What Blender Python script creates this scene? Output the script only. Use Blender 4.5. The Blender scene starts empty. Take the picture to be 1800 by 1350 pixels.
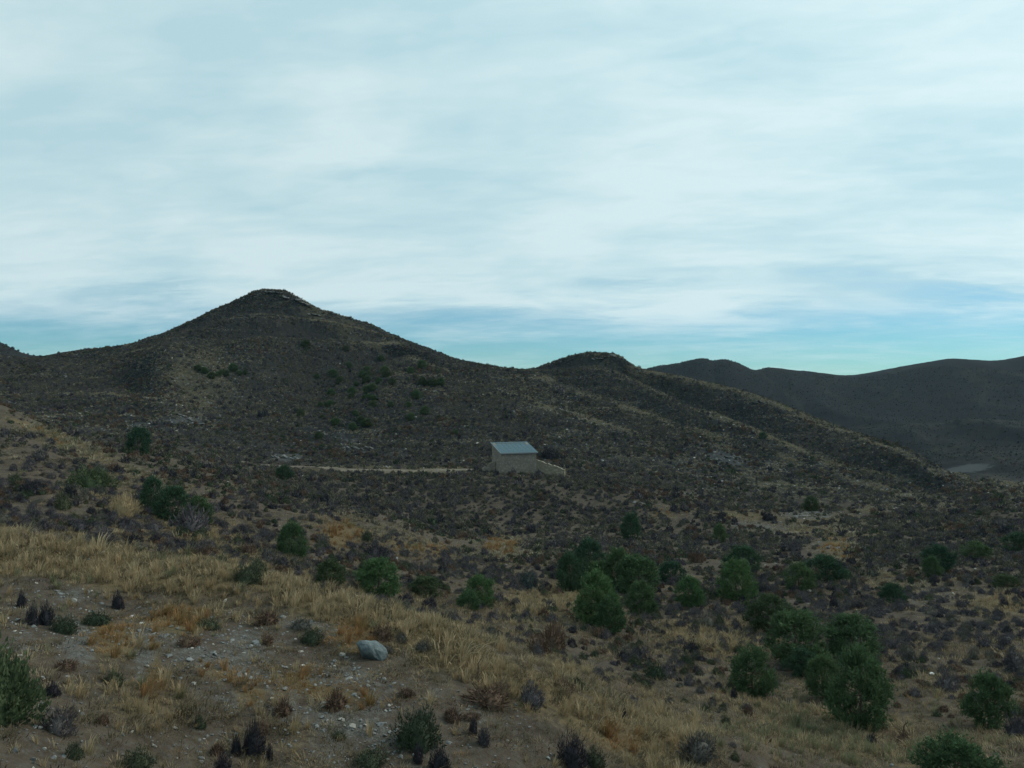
import bpy, bmesh, math, random
import numpy as np
from mathutils import Vector, Matrix

# ------------------------------------------------------------------ camera, sky, sun, exposure
S = bpy.context.scene
COL = S.collection
F = 1413.0                                   # focal length in pixels of the 1800 px wide frame
cam = bpy.data.objects.new("camera", bpy.data.cameras.new("camera"))
COL.objects.link(cam)
cam.location = (0, 0, 0)
cam.rotation_euler = (math.radians(90), 0, 0)
cam.data.sensor_width = 36.0
cam.data.lens = 36.0 * F / 1800.0
cam.data.clip_start = 0.1
cam.data.clip_end = 20000
S.camera = cam
S.view_settings.view_transform = 'Standard'
S.view_settings.look = 'None'
S.view_settings.exposure = 0.0
S.view_settings.gamma = 1.0
S.view_settings.use_curve_mapping = False
S.cycles.use_denoising = True
S.cycles.max_bounces = 5
S.cycles.diffuse_bounces = 2
S.cycles.transparent_max_bounces = 4

SUN_AZ = math.radians(68)                    # clockwise from the view direction (+Y)
SUN_EL = math.radians(36)
SUN_DIR = Vector((math.sin(SUN_AZ) * math.cos(SUN_EL), math.cos(SUN_AZ) * math.cos(SUN_EL), math.sin(SUN_EL)))
sun = bpy.data.objects.new("sun", bpy.data.lights.new("sun", 'SUN'))
COL.objects.link(sun)
sun.data.energy = 2.3
sun.data.angle = math.radians(7)
sun.data.color = (1.0, 0.91, 0.77)
sun.rotation_euler = SUN_DIR.to_track_quat('Z', 'Y').to_euler()
sun.location = (60, 40, 120)

W = bpy.data.worlds.new("World")
S.world = W
W.use_nodes = True


class NT:
    """small helper to wire node trees"""
    def __init__(self, tree):
        self.t = tree
        tree.nodes.clear()

    def n(self, typ, **kw):
        nd = self.t.nodes.new(typ)
        for k, v in kw.items():
            if k == 'inp':
                for kk, vv in v.items():
                    if hasattr(vv, 'is_output'):
                        self.t.links.new(vv, nd.inputs[kk])
                    else:
                        nd.inputs[kk].default_value = vv
            else:
                setattr(nd, k, v)
        return nd

    def math(self, op, a, b=None, c=None, clamp=False):
        nd = self.t.nodes.new('ShaderNodeMath')
        nd.operation = op
        nd.use_clamp = clamp
        for i, v in enumerate((a, b, c)):
            if v is None:
                continue
            if hasattr(v, 'is_output'):
                self.t.links.new(v, nd.inputs[i])
            else:
                nd.inputs[i].default_value = v
        return nd.outputs[0]

    def mix(self, fac, a, b, blend='MIX'):
        nd = self.t.nodes.new('ShaderNodeMix')
        nd.data_type = 'RGBA'
        nd.blend_type = blend
        for s, v in ((nd.inputs[0], fac), (nd.inputs[6], a), (nd.inputs[7], b)):
            if hasattr(v, 'is_output'):
                self.t.links.new(v, s)
            elif isinstance(v, (tuple, list)):
                s.default_value = tuple(v) + (1.0,) if len(v) == 3 else v
            else:
                s.default_value = v
        return nd.outputs[2]

    def ramp(self, fac, stops, interp='LINEAR'):
        nd = self.t.nodes.new('ShaderNodeValToRGB')
        cr = nd.color_ramp
        cr.interpolation = interp
        while len(cr.elements) < len(stops):
            cr.elements.new(0.5)
        for e, (p, c) in zip(cr.elements, stops):
            e.position = p
            e.color = (c, c, c, 1) if not isinstance(c, (tuple, list)) else tuple(c) + (1,)
        self.t.links.new(fac, nd.inputs[0])
        return nd.outputs[0]

    def noise(self, vec, scale, detail=4, rough=0.55, dist=0.0, dims='3D'):
        nd = self.t.nodes.new('ShaderNodeTexNoise')
        nd.noise_dimensions = dims
        nd.inputs['Scale'].default_value = scale
        nd.inputs['Detail'].default_value = detail
        nd.inputs['Roughness'].default_value = rough
        nd.inputs['Distortion'].default_value = dist
        self.t.links.new(vec, nd.inputs['Vector'])
        return nd.outputs['Fac']

    def link(self, a, b):
        self.t.links.new(a, b)


# --- world: a physical sky behind a sheet of thin high cloud that opens towards the horizon
w = NT(W.node_tree)
tc = w.n('ShaderNodeTexCoord').outputs['Generated']
sky = w.n('ShaderNodeTexSky', sky_type='NISHITA', sun_disc=False, sun_elevation=SUN_EL, sun_rotation=SUN_AZ,
          air_density=1.0, dust_density=0.0, ozone_density=3.0)
sep = w.n('ShaderNodeSeparateXYZ', inp={0: tc})
X, Y, Z = sep.outputs
zc = w.math('ADD', w.math('MAXIMUM', Z, 0.0), 0.15)
px_ = w.math('DIVIDE', X, zc)
py_ = w.math('DIVIDE', Y, zc)
cv = w.n('ShaderNodeCombineXYZ', inp={0: w.math('MULTIPLY', w.math('ADD', px_, w.math('MULTIPLY', py_, 0.25)), 0.80), 1: py_, 2: 3.7}).outputs[0]
cvf = w.n('ShaderNodeCombineXYZ', inp={0: w.math('MULTIPLY', w.math('ADD', px_, w.math('MULTIPLY', py_, 0.45)), 0.55), 1: py_, 2: 9.1}).outputs[0]
n_big = w.noise(cv, 1.3, 3, 0.5, 0.7)
n_mid = w.noise(cvf, 2.6, 5, 0.55, 0.5)
n_fine = w.noise(cvf, 10.0, 4, 0.6, 0.6)
thick = w.math('ADD', w.math('MULTIPLY', n_big, 0.46), w.math('ADD', w.math('MULTIPLY', n_mid, 0.37), w.math('MULTIPLY', n_fine, 0.17)))
cover = w.ramp(Z, [(0.0, 0.28), (0.05, 0.30), (0.072, 0.42), (0.10, 0.70), (0.16, 0.88), (1.0, 0.88)])
# openings and thinner places in the cloud sheet: (bearing, height, half widths, how much cloud is missing)
gapu = w.math('DIVIDE', X, w.math('MAXIMUM', Y, 0.05))
gapv = w.math('DIVIDE', Z, w.math('MAXIMUM', Y, 0.05))
wv = w.math('MULTIPLY_ADD', w.math('SUBTRACT', n_mid, 0.5), 0.05, gapv)
wu = w.math('MULTIPLY_ADD', w.math('SUBTRACT', n_fine, 0.5), 0.16, gapu)
gap = None
for cx, cy, sx, sy, wt in [(1640, 517, 95, 13, .30), (1060, 492, 45, 7, .26), (1200, 466, 75, 7, .26), (1450, 486, 80, 9, .28), (560, 302, 70, 12, .16),
                           (160, 514, 110, 9, .22), (780, 550, 170, 14, .14), (1080, 150, 190, 42, .13), (170, 170, 170, 60, .13), (745, 368, 85, 14, .08), (420, 60, 150, 40, .08)]:
    a = w.math('POWER', w.math('DIVIDE', w.math('SUBTRACT', wu, (cx - 900) / F), sx * 1.5 / F), 2.0)
    b = w.math('POWER', w.math('DIVIDE', w.math('SUBTRACT', wv, (675 - cy) / F), sy * 2.0 / F), 2.0)
    e = w.math('MULTIPLY', w.math('EXPONENT', w.math('MULTIPLY', w.math('ADD', a, b), -1.0)), wt * .7)
    gap = e if gap is None else w.math('ADD', gap, e)
gap = w.math('MULTIPLY', gap, w.math('GREATER_THAN', Y, 0.1))
thick = w.math('SUBTRACT', thick, w.math('MULTIPLY', gap, 0.75))
mask = w.n('ShaderNodeMapRange', interpolation_type='SMOOTHSTEP',
           inp={0: w.math('ADD', thick, cover), 1: 0.70, 2: 1.24, 3: 0.10, 4: 1.0}).outputs[0]
glow_dot = w.n('ShaderNodeVectorMath', operation='DOT_PRODUCT', inp={0: tc, 1: tuple(SUN_DIR)}).outputs['Value']
glow = w.math('MULTIPLY_ADD', w.math('POWER', w.math('MAXIMUM', glow_dot, 0.0), 2.0), 0.26, 0.99)
sky_t = w.mix(1.0, sky.outputs[0], (0.385, 0.745, 0.925), 'MULTIPLY')
cl = w.mix(w.ramp(thick, [(0.38, 0.0), (0.56, 1.0)]), (4.7, 6.75, 7.4), (6.3, 7.9, 8.3))
cl2 = w.n('ShaderNodeVectorMath', operation='SCALE', inp={0: cl, 3: glow}).outputs[0]
bg = w.n('ShaderNodeBackground', inp={'Color': w.mix(mask, sky_t, cl2), 'Strength': 0.10})
out = w.n('ShaderNodeOutputWorld', inp={0: bg.outputs[0]})

rng = np.random.default_rng(7)
random.seed(7)


# ------------------------------------------------------------------ noise and terrain function
def perlin(x, y, seed=0):
    x = np.asarray(x, float); y = np.asarray(y, float)
    xi = np.floor(x).astype(np.int64); yi = np.floor(y).astype(np.int64)
    xf = x - xi; yf = y - yi

    def grad(ix, iy):
        h = (ix * 374761393 + iy * 668265263 + seed * 974634541) & 0xffffffff
        h = ((h ^ (h >> 13)) * 1274126177) & 0xffffffff
        h = h ^ (h >> 16)
        a = (h % 4096) * (2 * math.pi / 4096)
        return np.cos(a), np.sin(a)
    u = xf * xf * xf * (xf * (xf * 6 - 15) + 10); v = yf * yf * yf * (yf * (yf * 6 - 15) + 10)
    g = grad(xi, yi); n00 = g[0] * xf + g[1] * yf
    g = grad(xi + 1, yi); n10 = g[0] * (xf - 1) + g[1] * yf
    g = grad(xi, yi + 1); n01 = g[0] * xf + g[1] * (yf - 1)
    g = grad(xi + 1, yi + 1); n11 = g[0] * (xf - 1) + g[1] * (yf - 1)
    return 1.5 * ((n00 * (1 - u) + n10 * u) * (1 - v) + (n01 * (1 - u) + n11 * u) * v)


def fbm(x, y, lam, octv=3, seed=0):
    s = 0.0; a = 1.0
    for o in range(octv):
        s = s + a * perlin(x / lam, y / lam, seed + o); a *= 0.5; lam *= 0.5
    return s / 1.6


def sstep(a, b, x):
    t = np.clip((x - a) / (b - a), 0, 1)
    return t * t * (3 - 2 * t)


def pchip(xk, yk, x):
    xk = np.asarray(xk, float); yk = np.asarray(yk, float)
    h = np.diff(xk); d = np.diff(yk) / h
    m = np.zeros_like(yk)
    for i in range(1, len(xk) - 1):
        if d[i - 1] * d[i] > 0:
            w1 = 2 * h[i] + h[i - 1]; w2 = h[i] + 2 * h[i - 1]
            m[i] = (w1 + w2) / (w1 / d[i - 1] + w2 / d[i])
    m[0] = d[0]; m[-1] = d[-1]
    x = np.clip(x, xk[0], xk[-1])
    k = np.clip(np.searchsorted(xk, x, side='right') - 1, 0, len(xk) - 2)
    t = (x - xk[k]) / h[k]
    return ((1 + 2 * t) * (1 - t) ** 2 * yk[k] + t * (1 - t) ** 2 * h[k] * m[k]
            + t * t * (3 - 2 * t) * yk[k + 1] + t * t * (t - 1) * h[k] * m[k + 1])


# crest and trough lines of the land: (bearing, dip, distance), written as they are sighted from the road
CURVES = [
    [(-200, 1400, 7.5), (0, 1400, 8.5), (450, 1400, 11), (900, 1400, 12.5), (1200, 1400, 14.6), (1500, 1400, 17), (1800, 1400, 17.5), (2000, 1400, 17.5)],
    [(-200, 930, 24), (0, 945, 23), (200, 985, 22), (450, 1022, 21), (640, 1068, 20), (800, 1132, 18.6), (900, 1172, 17.6), (1050, 1262, 16.5), (1200, 1335, 16.3), (1500, 1335, 19.5), (1800, 1325, 20)],
    [(-200, 960, 30), (0, 975, 30), (200, 1012, 29), (450, 1050, 28), (640, 1090, 27), (800, 1140, 25), (900, 1165, 24), (1050, 1225, 22), (1200, 1288, 21), (1500, 1290, 24), (1800, 1290, 25)],
    [(-200, 915, 39), (0, 930, 39), (200, 965, 37.5), (450, 1000, 36), (640, 1047, 36), (800, 1090, 36), (900, 1105, 36), (1050, 1125, 37), (1200, 1150, 36), (1500, 1200, 32), (1800, 1200, 32)],
    [(-200, 830, 56), (0, 842, 56), (200, 882, 56), (450, 930, 56), (640, 978, 56), (800, 1010, 58), (900, 1030, 60), (1050, 1038, 61), (1200, 1045, 60), (1500, 1070, 52), (1800, 1080, 50)],
    [(-200, 680, 85), (0, 716, 85), (60, 743, 85), (150, 776, 84), (250, 801, 83), (330, 816, 82), (420, 838, 82), (520, 865, 82), (620, 890, 84), (700, 915, 86), (800, 950, 90), (900, 963, 92), (1050, 958, 95), (1200, 968, 93), (1350, 980, 85), (1500, 985, 82), (1650, 985, 80), (1800, 985, 78)],
    [(-200, 765, 116), (0, 780, 116), (250, 850, 112), (420, 862, 110), (620, 895, 108), (800, 930, 112), (1050, 925, 118), (1350, 945, 106), (1500, 945, 102), (1800, 945, 96)],
    [(-200, 695, 172), (0, 722, 168), (230, 752, 158), (300, 778, 150), (440, 822, 140), (600, 832, 138), (830, 836, 138), (960, 842, 137), (1100, 862, 136), (1200, 878, 135), (1400, 898, 132), (1600, 902, 130), (1800, 890, 128)],
    [(-200, 680, 200), (0, 706, 192), (230, 742, 173), (300, 762, 166), (440, 811, 158), (600, 817, 158), (830, 819, 158), (960, 822, 158), (1100, 840, 160), (1200, 852, 162), (1400, 864, 163), (1500, 866, 163), (1600, 866, 168), (1680, 860, 172), (1800, 862, 172)],
    [(-200, 655, 262), (0, 668, 242), (150, 686, 236), (230, 696, 226), (290, 700, 206), (350, 712, 215), (450, 720, 228), (560, 695, 270), (640, 642, 318), (700, 630, 332), (760, 641, 318), (820, 664, 290), (900, 690, 265), (1015, 729, 240), (1110, 757, 225), (1200, 790, 206), (1300, 824, 192), (1400, 846, 186), (1500, 853, 185), (1600, 857, 188), (1680, 848, 192), (1745, 839, 194), (1800, 852, 192), (1900, 880, 190)],
    [(-200, 630, 335), (0, 640, 318), (150, 648, 305), (230, 635, 292), (300, 606, 286), (360, 618, 294), (450, 592, 318), (560, 597, 342), (640, 603, 350), (690, 604, 356), (760, 625, 350), (820, 646, 342), (900, 656, 342), (933, 657, 340), (1017, 687, 308), (1147, 727, 276), (1200, 748, 260), (1367, 797, 228), (1533, 853, 205), (1617, 859, 204), (1700, 858, 208), (1800, 870, 210), (1900, 890, 210)],
    [(-200, 615, 365), (0, 628, 350), (150, 640, 340), (300, 597, 330), (450, 552, 346), (560, 562, 358), (690, 592, 366), (760, 617, 363), (820, 641, 360), (900, 651, 360), (960, 652, 366), (1050, 644, 368), (1120, 671, 348), (1200, 707, 318), (1347, 763, 275), (1478, 817, 242), (1617, 855, 222), (1700, 862, 224), (1800, 875, 226), (1900, 890, 226)],
    [(-200, 560, 430), (0, 603, 410), (62, 625, 395), (130, 618, 392), (200, 610, 385), (280, 590, 378), (350, 560, 375), (420, 526, 376), (450, 512, 378), (475, 508, 380), (500, 513, 380), (560, 541, 380), (640, 563, 379), (690, 583, 377), (740, 607, 375), (800, 633, 374), (870, 645, 376), (920, 649, 380), (960, 640, 386), (1000, 628, 392), (1045, 621, 395), (1080, 625, 394), (1120, 647, 386), (1200, 663, 366), (1300, 687, 346), (1367, 710, 330), (1450, 743, 305), (1590, 796, 264), (1660, 842, 240), (1720, 868, 236), (1800, 880, 240), (1900, 895, 240)],
    [(-200, 720, 600), (0, 720, 600), (900, 740, 600), (1200, 730, 600), (1400, 790, 520), (1550, 836, 460), (1690, 842, 450), (1900, 836, 450)],
    [(-200, 720, 700), (900, 720, 700), (1400, 750, 700), (1560, 806, 640), (1690, 812, 640), (1740, 810, 640), (1900, 800, 640)],
    [(-200, 700, 850), (900, 720, 850), (1440, 752, 800), (1517, 750, 790), (1600, 743, 790), (1673, 750, 780), (1700, 741, 790), (1760, 733, 800), (1900, 728, 800)],
    [(-200, 690, 1150), (900, 690, 1150), (1100, 657, 1180), (1150, 646, 1190), (1190, 639, 1190), (1235, 629, 1190), (1255, 633, 1190), (1270, 631, 1190), (1295, 638, 1190), (1328, 652, 1195), (1350, 645, 1260), (1375, 647, 1280), (1400, 651, 1280), (1450, 655, 1290), (1490, 657, 1290), (1540, 652, 1280), (1580, 645, 1270), (1620, 638, 1260), (1680, 631, 1240), (1740, 632, 1240), (1770, 629, 1240), (1800, 624, 1230), (2000, 598, 1220)],
]
# depth of the trough hidden behind a crest: {curve index: [(bearing, drop)]}
DIPS = {9: [(600, 0), (760, 1.2), (900, 3), (1200, 3), (1400, 1.0), (1600, 0.3), (1690, 3), (1900, 5)],
        10: [(880, 0), (1000, 3), (1200, 4), (1400, 3), (1560, 0.5)],
        11: [(1040, 0), (1150, 3), (1300, 4), (1480, 2.5), (1600, 0)],
        15: [(1450, 0), (1540, 5), (1700, 8), (1900, 8)]}
AZ = np.radians(np.arange(-46, 46.01, 0.1))
RT = np.exp(np.linspace(math.log(1.0), math.log(7000), 1500))
LR0, LRS = math.log(1.0), 1499 / (math.log(7000) - math.log(1.0))


def build_table():
    u = np.tan(AZ); pxs = 900 + F * u; q = np.sqrt(1 + u * u)
    ks = [(np.full_like(u, 0.5), np.full_like(u, -1.66)), (np.full_like(u, 2.6), np.full_like(u, -1.85))]
    for ci, c in enumerate(CURVES):
        a = np.array(c, float)
        py = pchip(a[:, 0], a[:, 1], pxs); yy = pchip(a[:, 0], a[:, 2], pxs)
        g = np.exp(-0.5 * (np.arange(-6, 7) / (1.3 if ci in (12, 16) else 2.5)) ** 2); g /= g.sum()
        py = np.convolve(np.pad(py, 6, 'edge'), g, 'valid'); yy = np.convolve(np.pad(yy, 6, 'edge'), g, 'valid')
        z = (675 - py) / F * yy
        ks.append((yy * q, z))
        if ci in DIPS:
            d = np.array(DIPS[ci], float); dp = pchip(d[:, 0], d[:, 1], pxs)
            ks.append((yy * 1.055 * q, (675 - py) / F * yy * 1.055 - dp))
    last = ks[-1]
    ks.append((last[0] * 1.25, last[1] - 45)); ks.append((last[0] * 2.2, last[1] * 0 - 70)); ks.append((np.full_like(u, 7200.), u * 0 - 75.))
    T = np.zeros((len(AZ), len(RT)))
    for i in range(len(AZ)):
        r = np.array([k[0][i] for k in ks]); z = np.array([k[1][i] for k in ks])
        for k in range(1, len(r)):
            r[k] = max(r[k], r[k - 1] * 1.015)
        T[i] = pchip(r, z, RT)
    return T


TAB = build_table()
HUT = Vector((0.0, 143.0))


def H(x, y, detail=True):
    x = np.asarray(x, float); y = np.asarray(y, float)
    r = np.maximum(np.hypot(x, y), 1.001); az = np.arctan2(x, y)
    fr = np.clip((np.log(r) - LR0) * LRS, 0, len(RT) - 1.001); ri = fr.astype(int); rf = fr - ri

    def col(a):
        fa = np.clip((a - AZ[0]) / (AZ[1] - AZ[0]), 0, len(AZ) - 1.001); ai = fa.astype(int); af = fa - ai
        return ((TAB[ai, ri] * (1 - rf) + TAB[ai, ri + 1] * rf) * (1 - af)
                + (TAB[ai + 1, ri] * (1 - rf) + TAB[ai + 1, ri + 1] * rf) * af)
    z = col(az)
    t = sstep(0, 1, (np.abs(az) - AZ[-1]) / (math.pi - AZ[-1]))
    z = z * (1 - t) + 0.5 * (col(np.full_like(az, AZ[0])) + col(np.full_like(az, AZ[-1]))) * t
    if detail:
        flat = 1 - np.exp(-((x - 4) ** 2 + (y - 146) ** 2) / 16 ** 2)
        hill = sstep(150, 230, r) * (1 - sstep(420, 520, r))
        far = sstep(470, 600, r) * (1 - sstep(980, 1180, r) * 0.8)
        z = z + hill * (0.9 * perlin(x / 48, y / 48, 1) - 1.1 * np.abs(perlin(x / 24 + 3, y / 34, 2)) + 0.35)
        gul = sstep(165, 215, r) * (1 - sstep(325, 368, r))
        wx = x + 9 * perlin(x / 60, y / 60, 21)
        z = z - gul * (4.2 * np.abs(perlin(wx / 34, y / 150, 22)) - 1.0 + 1.5 * np.abs(perlin(wx / 13, y / 60, 23)) + .5 * np.abs(perlin(x / 6, y / 6, 24)))
        z = z + far * (7.0 * perlin(x / 170, y / 170, 3) - 22 * np.abs(perlin((x + 30 * perlin(x / 150, y / 150, 15)) / 130, y / 520, 4)) + 6 + 1.2 * perlin(x / 30, y / 30, 14))
        z = z + flat * sstep(24, 60, r) * (0.45 * perlin(x / 11, y / 11, 5) + 0.18 * perlin(x / 4.5, y / 4.5, 6))
        near = sstep(4, 9, r)
        z = z + near * (0.16 * perlin(x / 3.4, y / 3.4, 7) + 0.07 * perlin(x / 1.3, y / 1.3, 8) + 0.025 * perlin(x / 0.5, y / 0.5, 9)) * (1 - sstep(60, 120, r))
    return z


RR = np.exp(np.linspace(math.log(5.0), math.log(1700), 5200))


def hit(px, py):
    """where a sight line from the road meets the ground"""
    u = (px - 900) / F; q = math.sqrt(1 + u * u); v = (675 - py) / F / q
    sx, cx = u / q, 1 / q
    z = H(RR * sx, RR * cx)
    ok = np.nonzero(z / RR >= v)[0]
    i = ok[0] if len(ok) else len(RR) - 1
    return Vector((RR[i] * sx, RR[i] * cx, z[i]))


def project(x, y, z):
    return 900 + F * x / y, 675 - F * z / y


# skyline table: highest elevation met so far along each bearing
_va = np.radians(np.arange(-40, 40.01, 0.2)); _vr = np.exp(np.linspace(math.log(4), math.log(1700), 900))
_gx = np.sin(_va)[:, None] * _vr[None]; _gy = np.cos(_va)[:, None] * _vr[None]
_el = np.maximum.accumulate(H(_gx, _gy) / _vr[None], axis=1)


def visible(x, y, z, h):
    az = np.arctan2(x, y); r = np.hypot(x, y)
    ai = np.clip(np.round((az - _va[0]) / (_va[1] - _va[0])).astype(int), 0, len(_va) - 1)
    ri = np.clip(((np.log(r * 0.985) - math.log(4)) / (math.log(1700) - math.log(4)) * 899).astype(int), 0, 899)
    return (z + h) / r >= _el[ai, ri] - 0.0008


# ------------------------------------------------------------------ where things grow, and hill light and shade put into the cover
def blob(px, py, L):
    s = np.zeros_like(px)
    for cx, cy, sx, sy, rot, wt in L:
        c, sn = math.cos(math.radians(rot)), math.sin(math.radians(rot))
        dx, dy = px - cx, py - cy
        s = np.maximum(s, wt * np.exp(-0.5 * (((dx * c + dy * sn) / sx) ** 2 + ((-dx * sn + dy * c) / sy) ** 2)))
    return s


def band(px, py, pts, wd):
    best = np.full_like(px, 1e9)
    for (x0, y0), (x1, y1) in zip(pts[:-1], pts[1:]):
        dx, dy = x1 - x0, y1 - y0
        t = np.clip(((px - x0) * dx + (py - y0) * dy) / (dx * dx + dy * dy), 0, 1)
        best = np.minimum(best, np.hypot(px - x0 - t * dx, py - y0 - t * dy))
    return np.exp(-0.5 * (best / wd) ** 2)


STRAW = [(360, 935, 80, 22, 12, .9), (215, 885, 40, 24, 0, .8), (110, 775, 90, 12, 22, 1.0), (230, 830, 60, 14, 25, .6), (620, 940, 60, 18, 15, .7),
         (720, 960, 40, 14, 10, .7), (890, 960, 40, 18, 0, .7), (965, 1058, 60, 22, -4, 1.0), (1260, 1122, 75, 24, 0, 1.0), (1450, 935, 70, 7, 2, .9),
         (1480, 965, 35, 22, 10, .7), (1760, 1062, 70, 20, 0, .7), (1180, 1290, 110, 40, 18, 1.0), (1500, 1300, 240, 45, 0, .75), (1350, 1240, 90, 25, 5, .6),
         (1640, 1220, 60, 35, 0, .4), (1770, 1110, 40, 12, 0, .4), (870, 1190, 60, 30, 30, .9), (740, 819, 70, 6, 0, 1.0), (1000, 1180, 40, 18, 20, .5),
         (60, 980, 60, 22, 10, .8), (150, 1030, 60, 15, 10, .5), (500, 1290, 70, 40, 0, .5), (250, 1240, 90, 35, 0, .6), (1590, 1020, 60, 16, 0, .5)]
CREST = [(-60, 965), (110, 985), (250, 1005), (450, 1040), (560, 1062), (680, 1095), (800, 1140), (900, 1195), (1000, 1245), (1100, 1305), (1180, 1350)]
ORANGE = [(195, 1125, 34, 28, 0, 1.0), (300, 1100, 45, 18, 0, .9), (270, 1195, 14, 40, 0, .9), (400, 1180, 60, 20, 12, .8), (560, 1210, 80, 22, 10, .8),
          (615, 1120, 30, 22, 10, 1.0), (1080, 1300, 40, 20, 20, .7), (440, 1220, 30, 22, 0, .7), (595, 940, 30, 20, 0, .8), (760, 965, 50, 14, 0, .5),
          (1470, 965, 25, 16, 0, .6), (1160, 905, 40, 10, 0, .5), (880, 960, 30, 14, 0, .6), (90, 770, 40, 8, 20, .4)]
SCREE = [(420, 1175, 200, 16, 22, 1.0), (640, 1282, 130, 26, 18, 1.1), (140, 1130, 35, 40, 0, 1.0), (255, 1140, 22, 60, 5, 1.0), (430, 1145, 55, 40, 10, 1.0), (570, 1110, 70, 18, 10, .9), (600, 1185, 70, 32, 15, 1.0),
         (665, 1230, 40, 40, 0, 1.0), (400, 1225, 70, 25, 20, .8), (640, 1300, 120, 45, 10, .9), (40, 1120, 40, 45, 0, .7), (80, 1320, 70, 40, 0, .7),
         (130, 1045, 40, 14, 0, 1.0), (330, 1160, 60, 14, 25, .9), (480, 1250, 80, 25, 20, .7), (840, 1260, 50, 30, 20, .7), (330, 1300, 160, 45, 0, .6),
         (770, 1215, 40, 30, 20, .6), (620, 780, 36, 10, 25, .6), (505, 803, 30, 6, 0, .8), (1270, 805, 35, 10, 10, .8), (330, 738, 35, 6, 0, .7),
         (1420, 905, 40, 7, 0, .7), (1330, 925, 60, 8, 5, .5), (1640, 1050, 60, 14, 0, .5), (245, 750, 16, 6, 0, .9), (1705, 823, 26, 4.2, -6, 1.5)]
PURPLE = [(1600, 1120, 160, 50, 5, 1.0), (820, 880, 220, 28, 4, 1.0), (1630, 950, 110, 22, 0, 1.0), (1150, 1140, 90, 40, 0, .7), (880, 1240, 100, 40, 20, .7), (440, 960, 70, 20, 10, .8),
          (1220, 1080, 70, 22, 0, .8), (150, 920, 120, 25, 12, .7), (760, 990, 70, 20, 10, .7), (1260, 1300, 50, 30, 10, .8), (1700, 880, 80, 12, 0, .6)]
SPURS = [[(690, 612), (760, 641), (820, 666), (900, 692), (1015, 731), (1110, 759), (1170, 785)],  # crest highlights put into the colour, mixed with dry grass
         [(945, 660), (1017, 689), (1147, 729), (1200, 750), (1367, 800), (1533, 855), (1600, 872)],
         [(1110, 668), (1200, 709), (1347, 765), (1478, 819), (1617, 849)],
         [(1040, 626), (1120, 650), (1200, 666), (1300, 690), (1367, 713), (1450, 746), (1590, 798), (1650, 832)],
         [(500, 518), (560, 552), (620, 592), (690, 612)],
         [(305, 605), (400, 640), (430, 680)], [(270, 690), (330, 610)], [(520, 700), (700, 690), (800, 690)],
         [(1290, 838), (1420, 866), (1560, 905)], [(1100, 880), (1300, 905), (1480, 912), (1700, 935)]]
HILLPALE = [(640, 827, 190, 5, 1, 1.0), (495, 528, 34, 16, 0, .9), (350, 665, 60, 50, 40, .9), (600, 575, 70, 22, 35, 1.0), (1090, 650, 60, 14, 25, .9), (1775, 858, 45, 16, 15, 1.3), (470, 540, 40, 22, 0, .6), (400, 720, 60, 30, 0, .5), (960, 700, 70, 18, 20, .6),  # dry grass and bare shelf, plus lit slopes painted pale
            (450, 640, 90, 20, 10, .4), (1080, 800, 90, 25, 10, .45), (1230, 820, 60, 20, 0, .5), (1640, 880, 60, 14, 0, .6)]
DARKHILL = [(600, 680, 110, 55, 0, .9), (870, 730, 90, 35, 15, .7), (120, 670, 90, 35, 0, .8), (1020, 660, 50, 20, 20, .8), (360, 570, 70, 24, -25, .8), (1180, 700, 90, 16, 18, .8), (760, 640, 60, 22, 25, .6)]  # dark scrub, thickened to stand in for shade on faces turned from the sun


FARLIT = [([(1510, 752), (1600, 745), (1680, 752)], .6), ([(1685, 746), (1720, 739), (1800, 743)], .6), ([(1720, 650), (1760, 653), (1800, 660)], .75), ([(1625, 796), (1690, 783)], .7),  # pale lines painted where light catches the far ridges
            ([(1520, 680), (1570, 683)], .5), ([(1480, 700), (1600, 722), (1660, 716)], .35), ([(1400, 668), (1440, 690)], .3), ([(1690, 700), (1780, 715)], .4)]


def zones(x, y, z):
    y_ = np.maximum(y, 0.5)
    px, py = project(x, y_, z)
    front = (y > 2) & (np.abs(px - 900) < 1500)
    r = np.hypot(x, y)
    straw = np.maximum(blob(px, py, STRAW), 0.9 * band(px, py, CREST, 36)) * (r < 150) * np.clip(.78 + .8 * fbm(x, y, 3.5, 2, 90), .25, 1)
    orange = blob(px, py, ORANGE) * (r < 140)
    scree = blob(px, py, SCREE) * np.where(r < 40, .56, 1.0)
    purple = blob(px, py, PURPLE)
    pale = np.zeros_like(px)
    for i, sp in enumerate(SPURS):
        pale = np.maximum(pale, (1.0 if i < 5 else 0.6) * band(px, py, sp, (4.5, 4.5, 4.5, 3.2)[i] if i < 4 else 11))
    pale = np.maximum(pale, blob(px, py, HILLPALE)) * (r > 118) * np.clip(.72 + .9 * fbm(x, y, 14, 3, 91), .15, 1)
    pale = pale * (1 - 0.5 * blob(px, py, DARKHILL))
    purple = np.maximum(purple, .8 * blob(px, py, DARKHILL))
    return [np.where(front, a, 0.0) for a in (straw, orange, scree, purple, pale)] + [px, py, r]


# ------------------------------------------------------------------ materials
def mat(name):
    m = bpy.data.materials.new(name)
    m.use_nodes = True
    t = NT(m.node_tree)
    bs = t.n('ShaderNodeBsdfPrincipled')
    bs.inputs['Roughness'].default_value = 0.9
    bs.inputs['Specular IOR Level'].default_value = 0.12
    t.n('ShaderNodeOutputMaterial', inp={0: bs.outputs[0]})
    return m, t, bs


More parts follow.
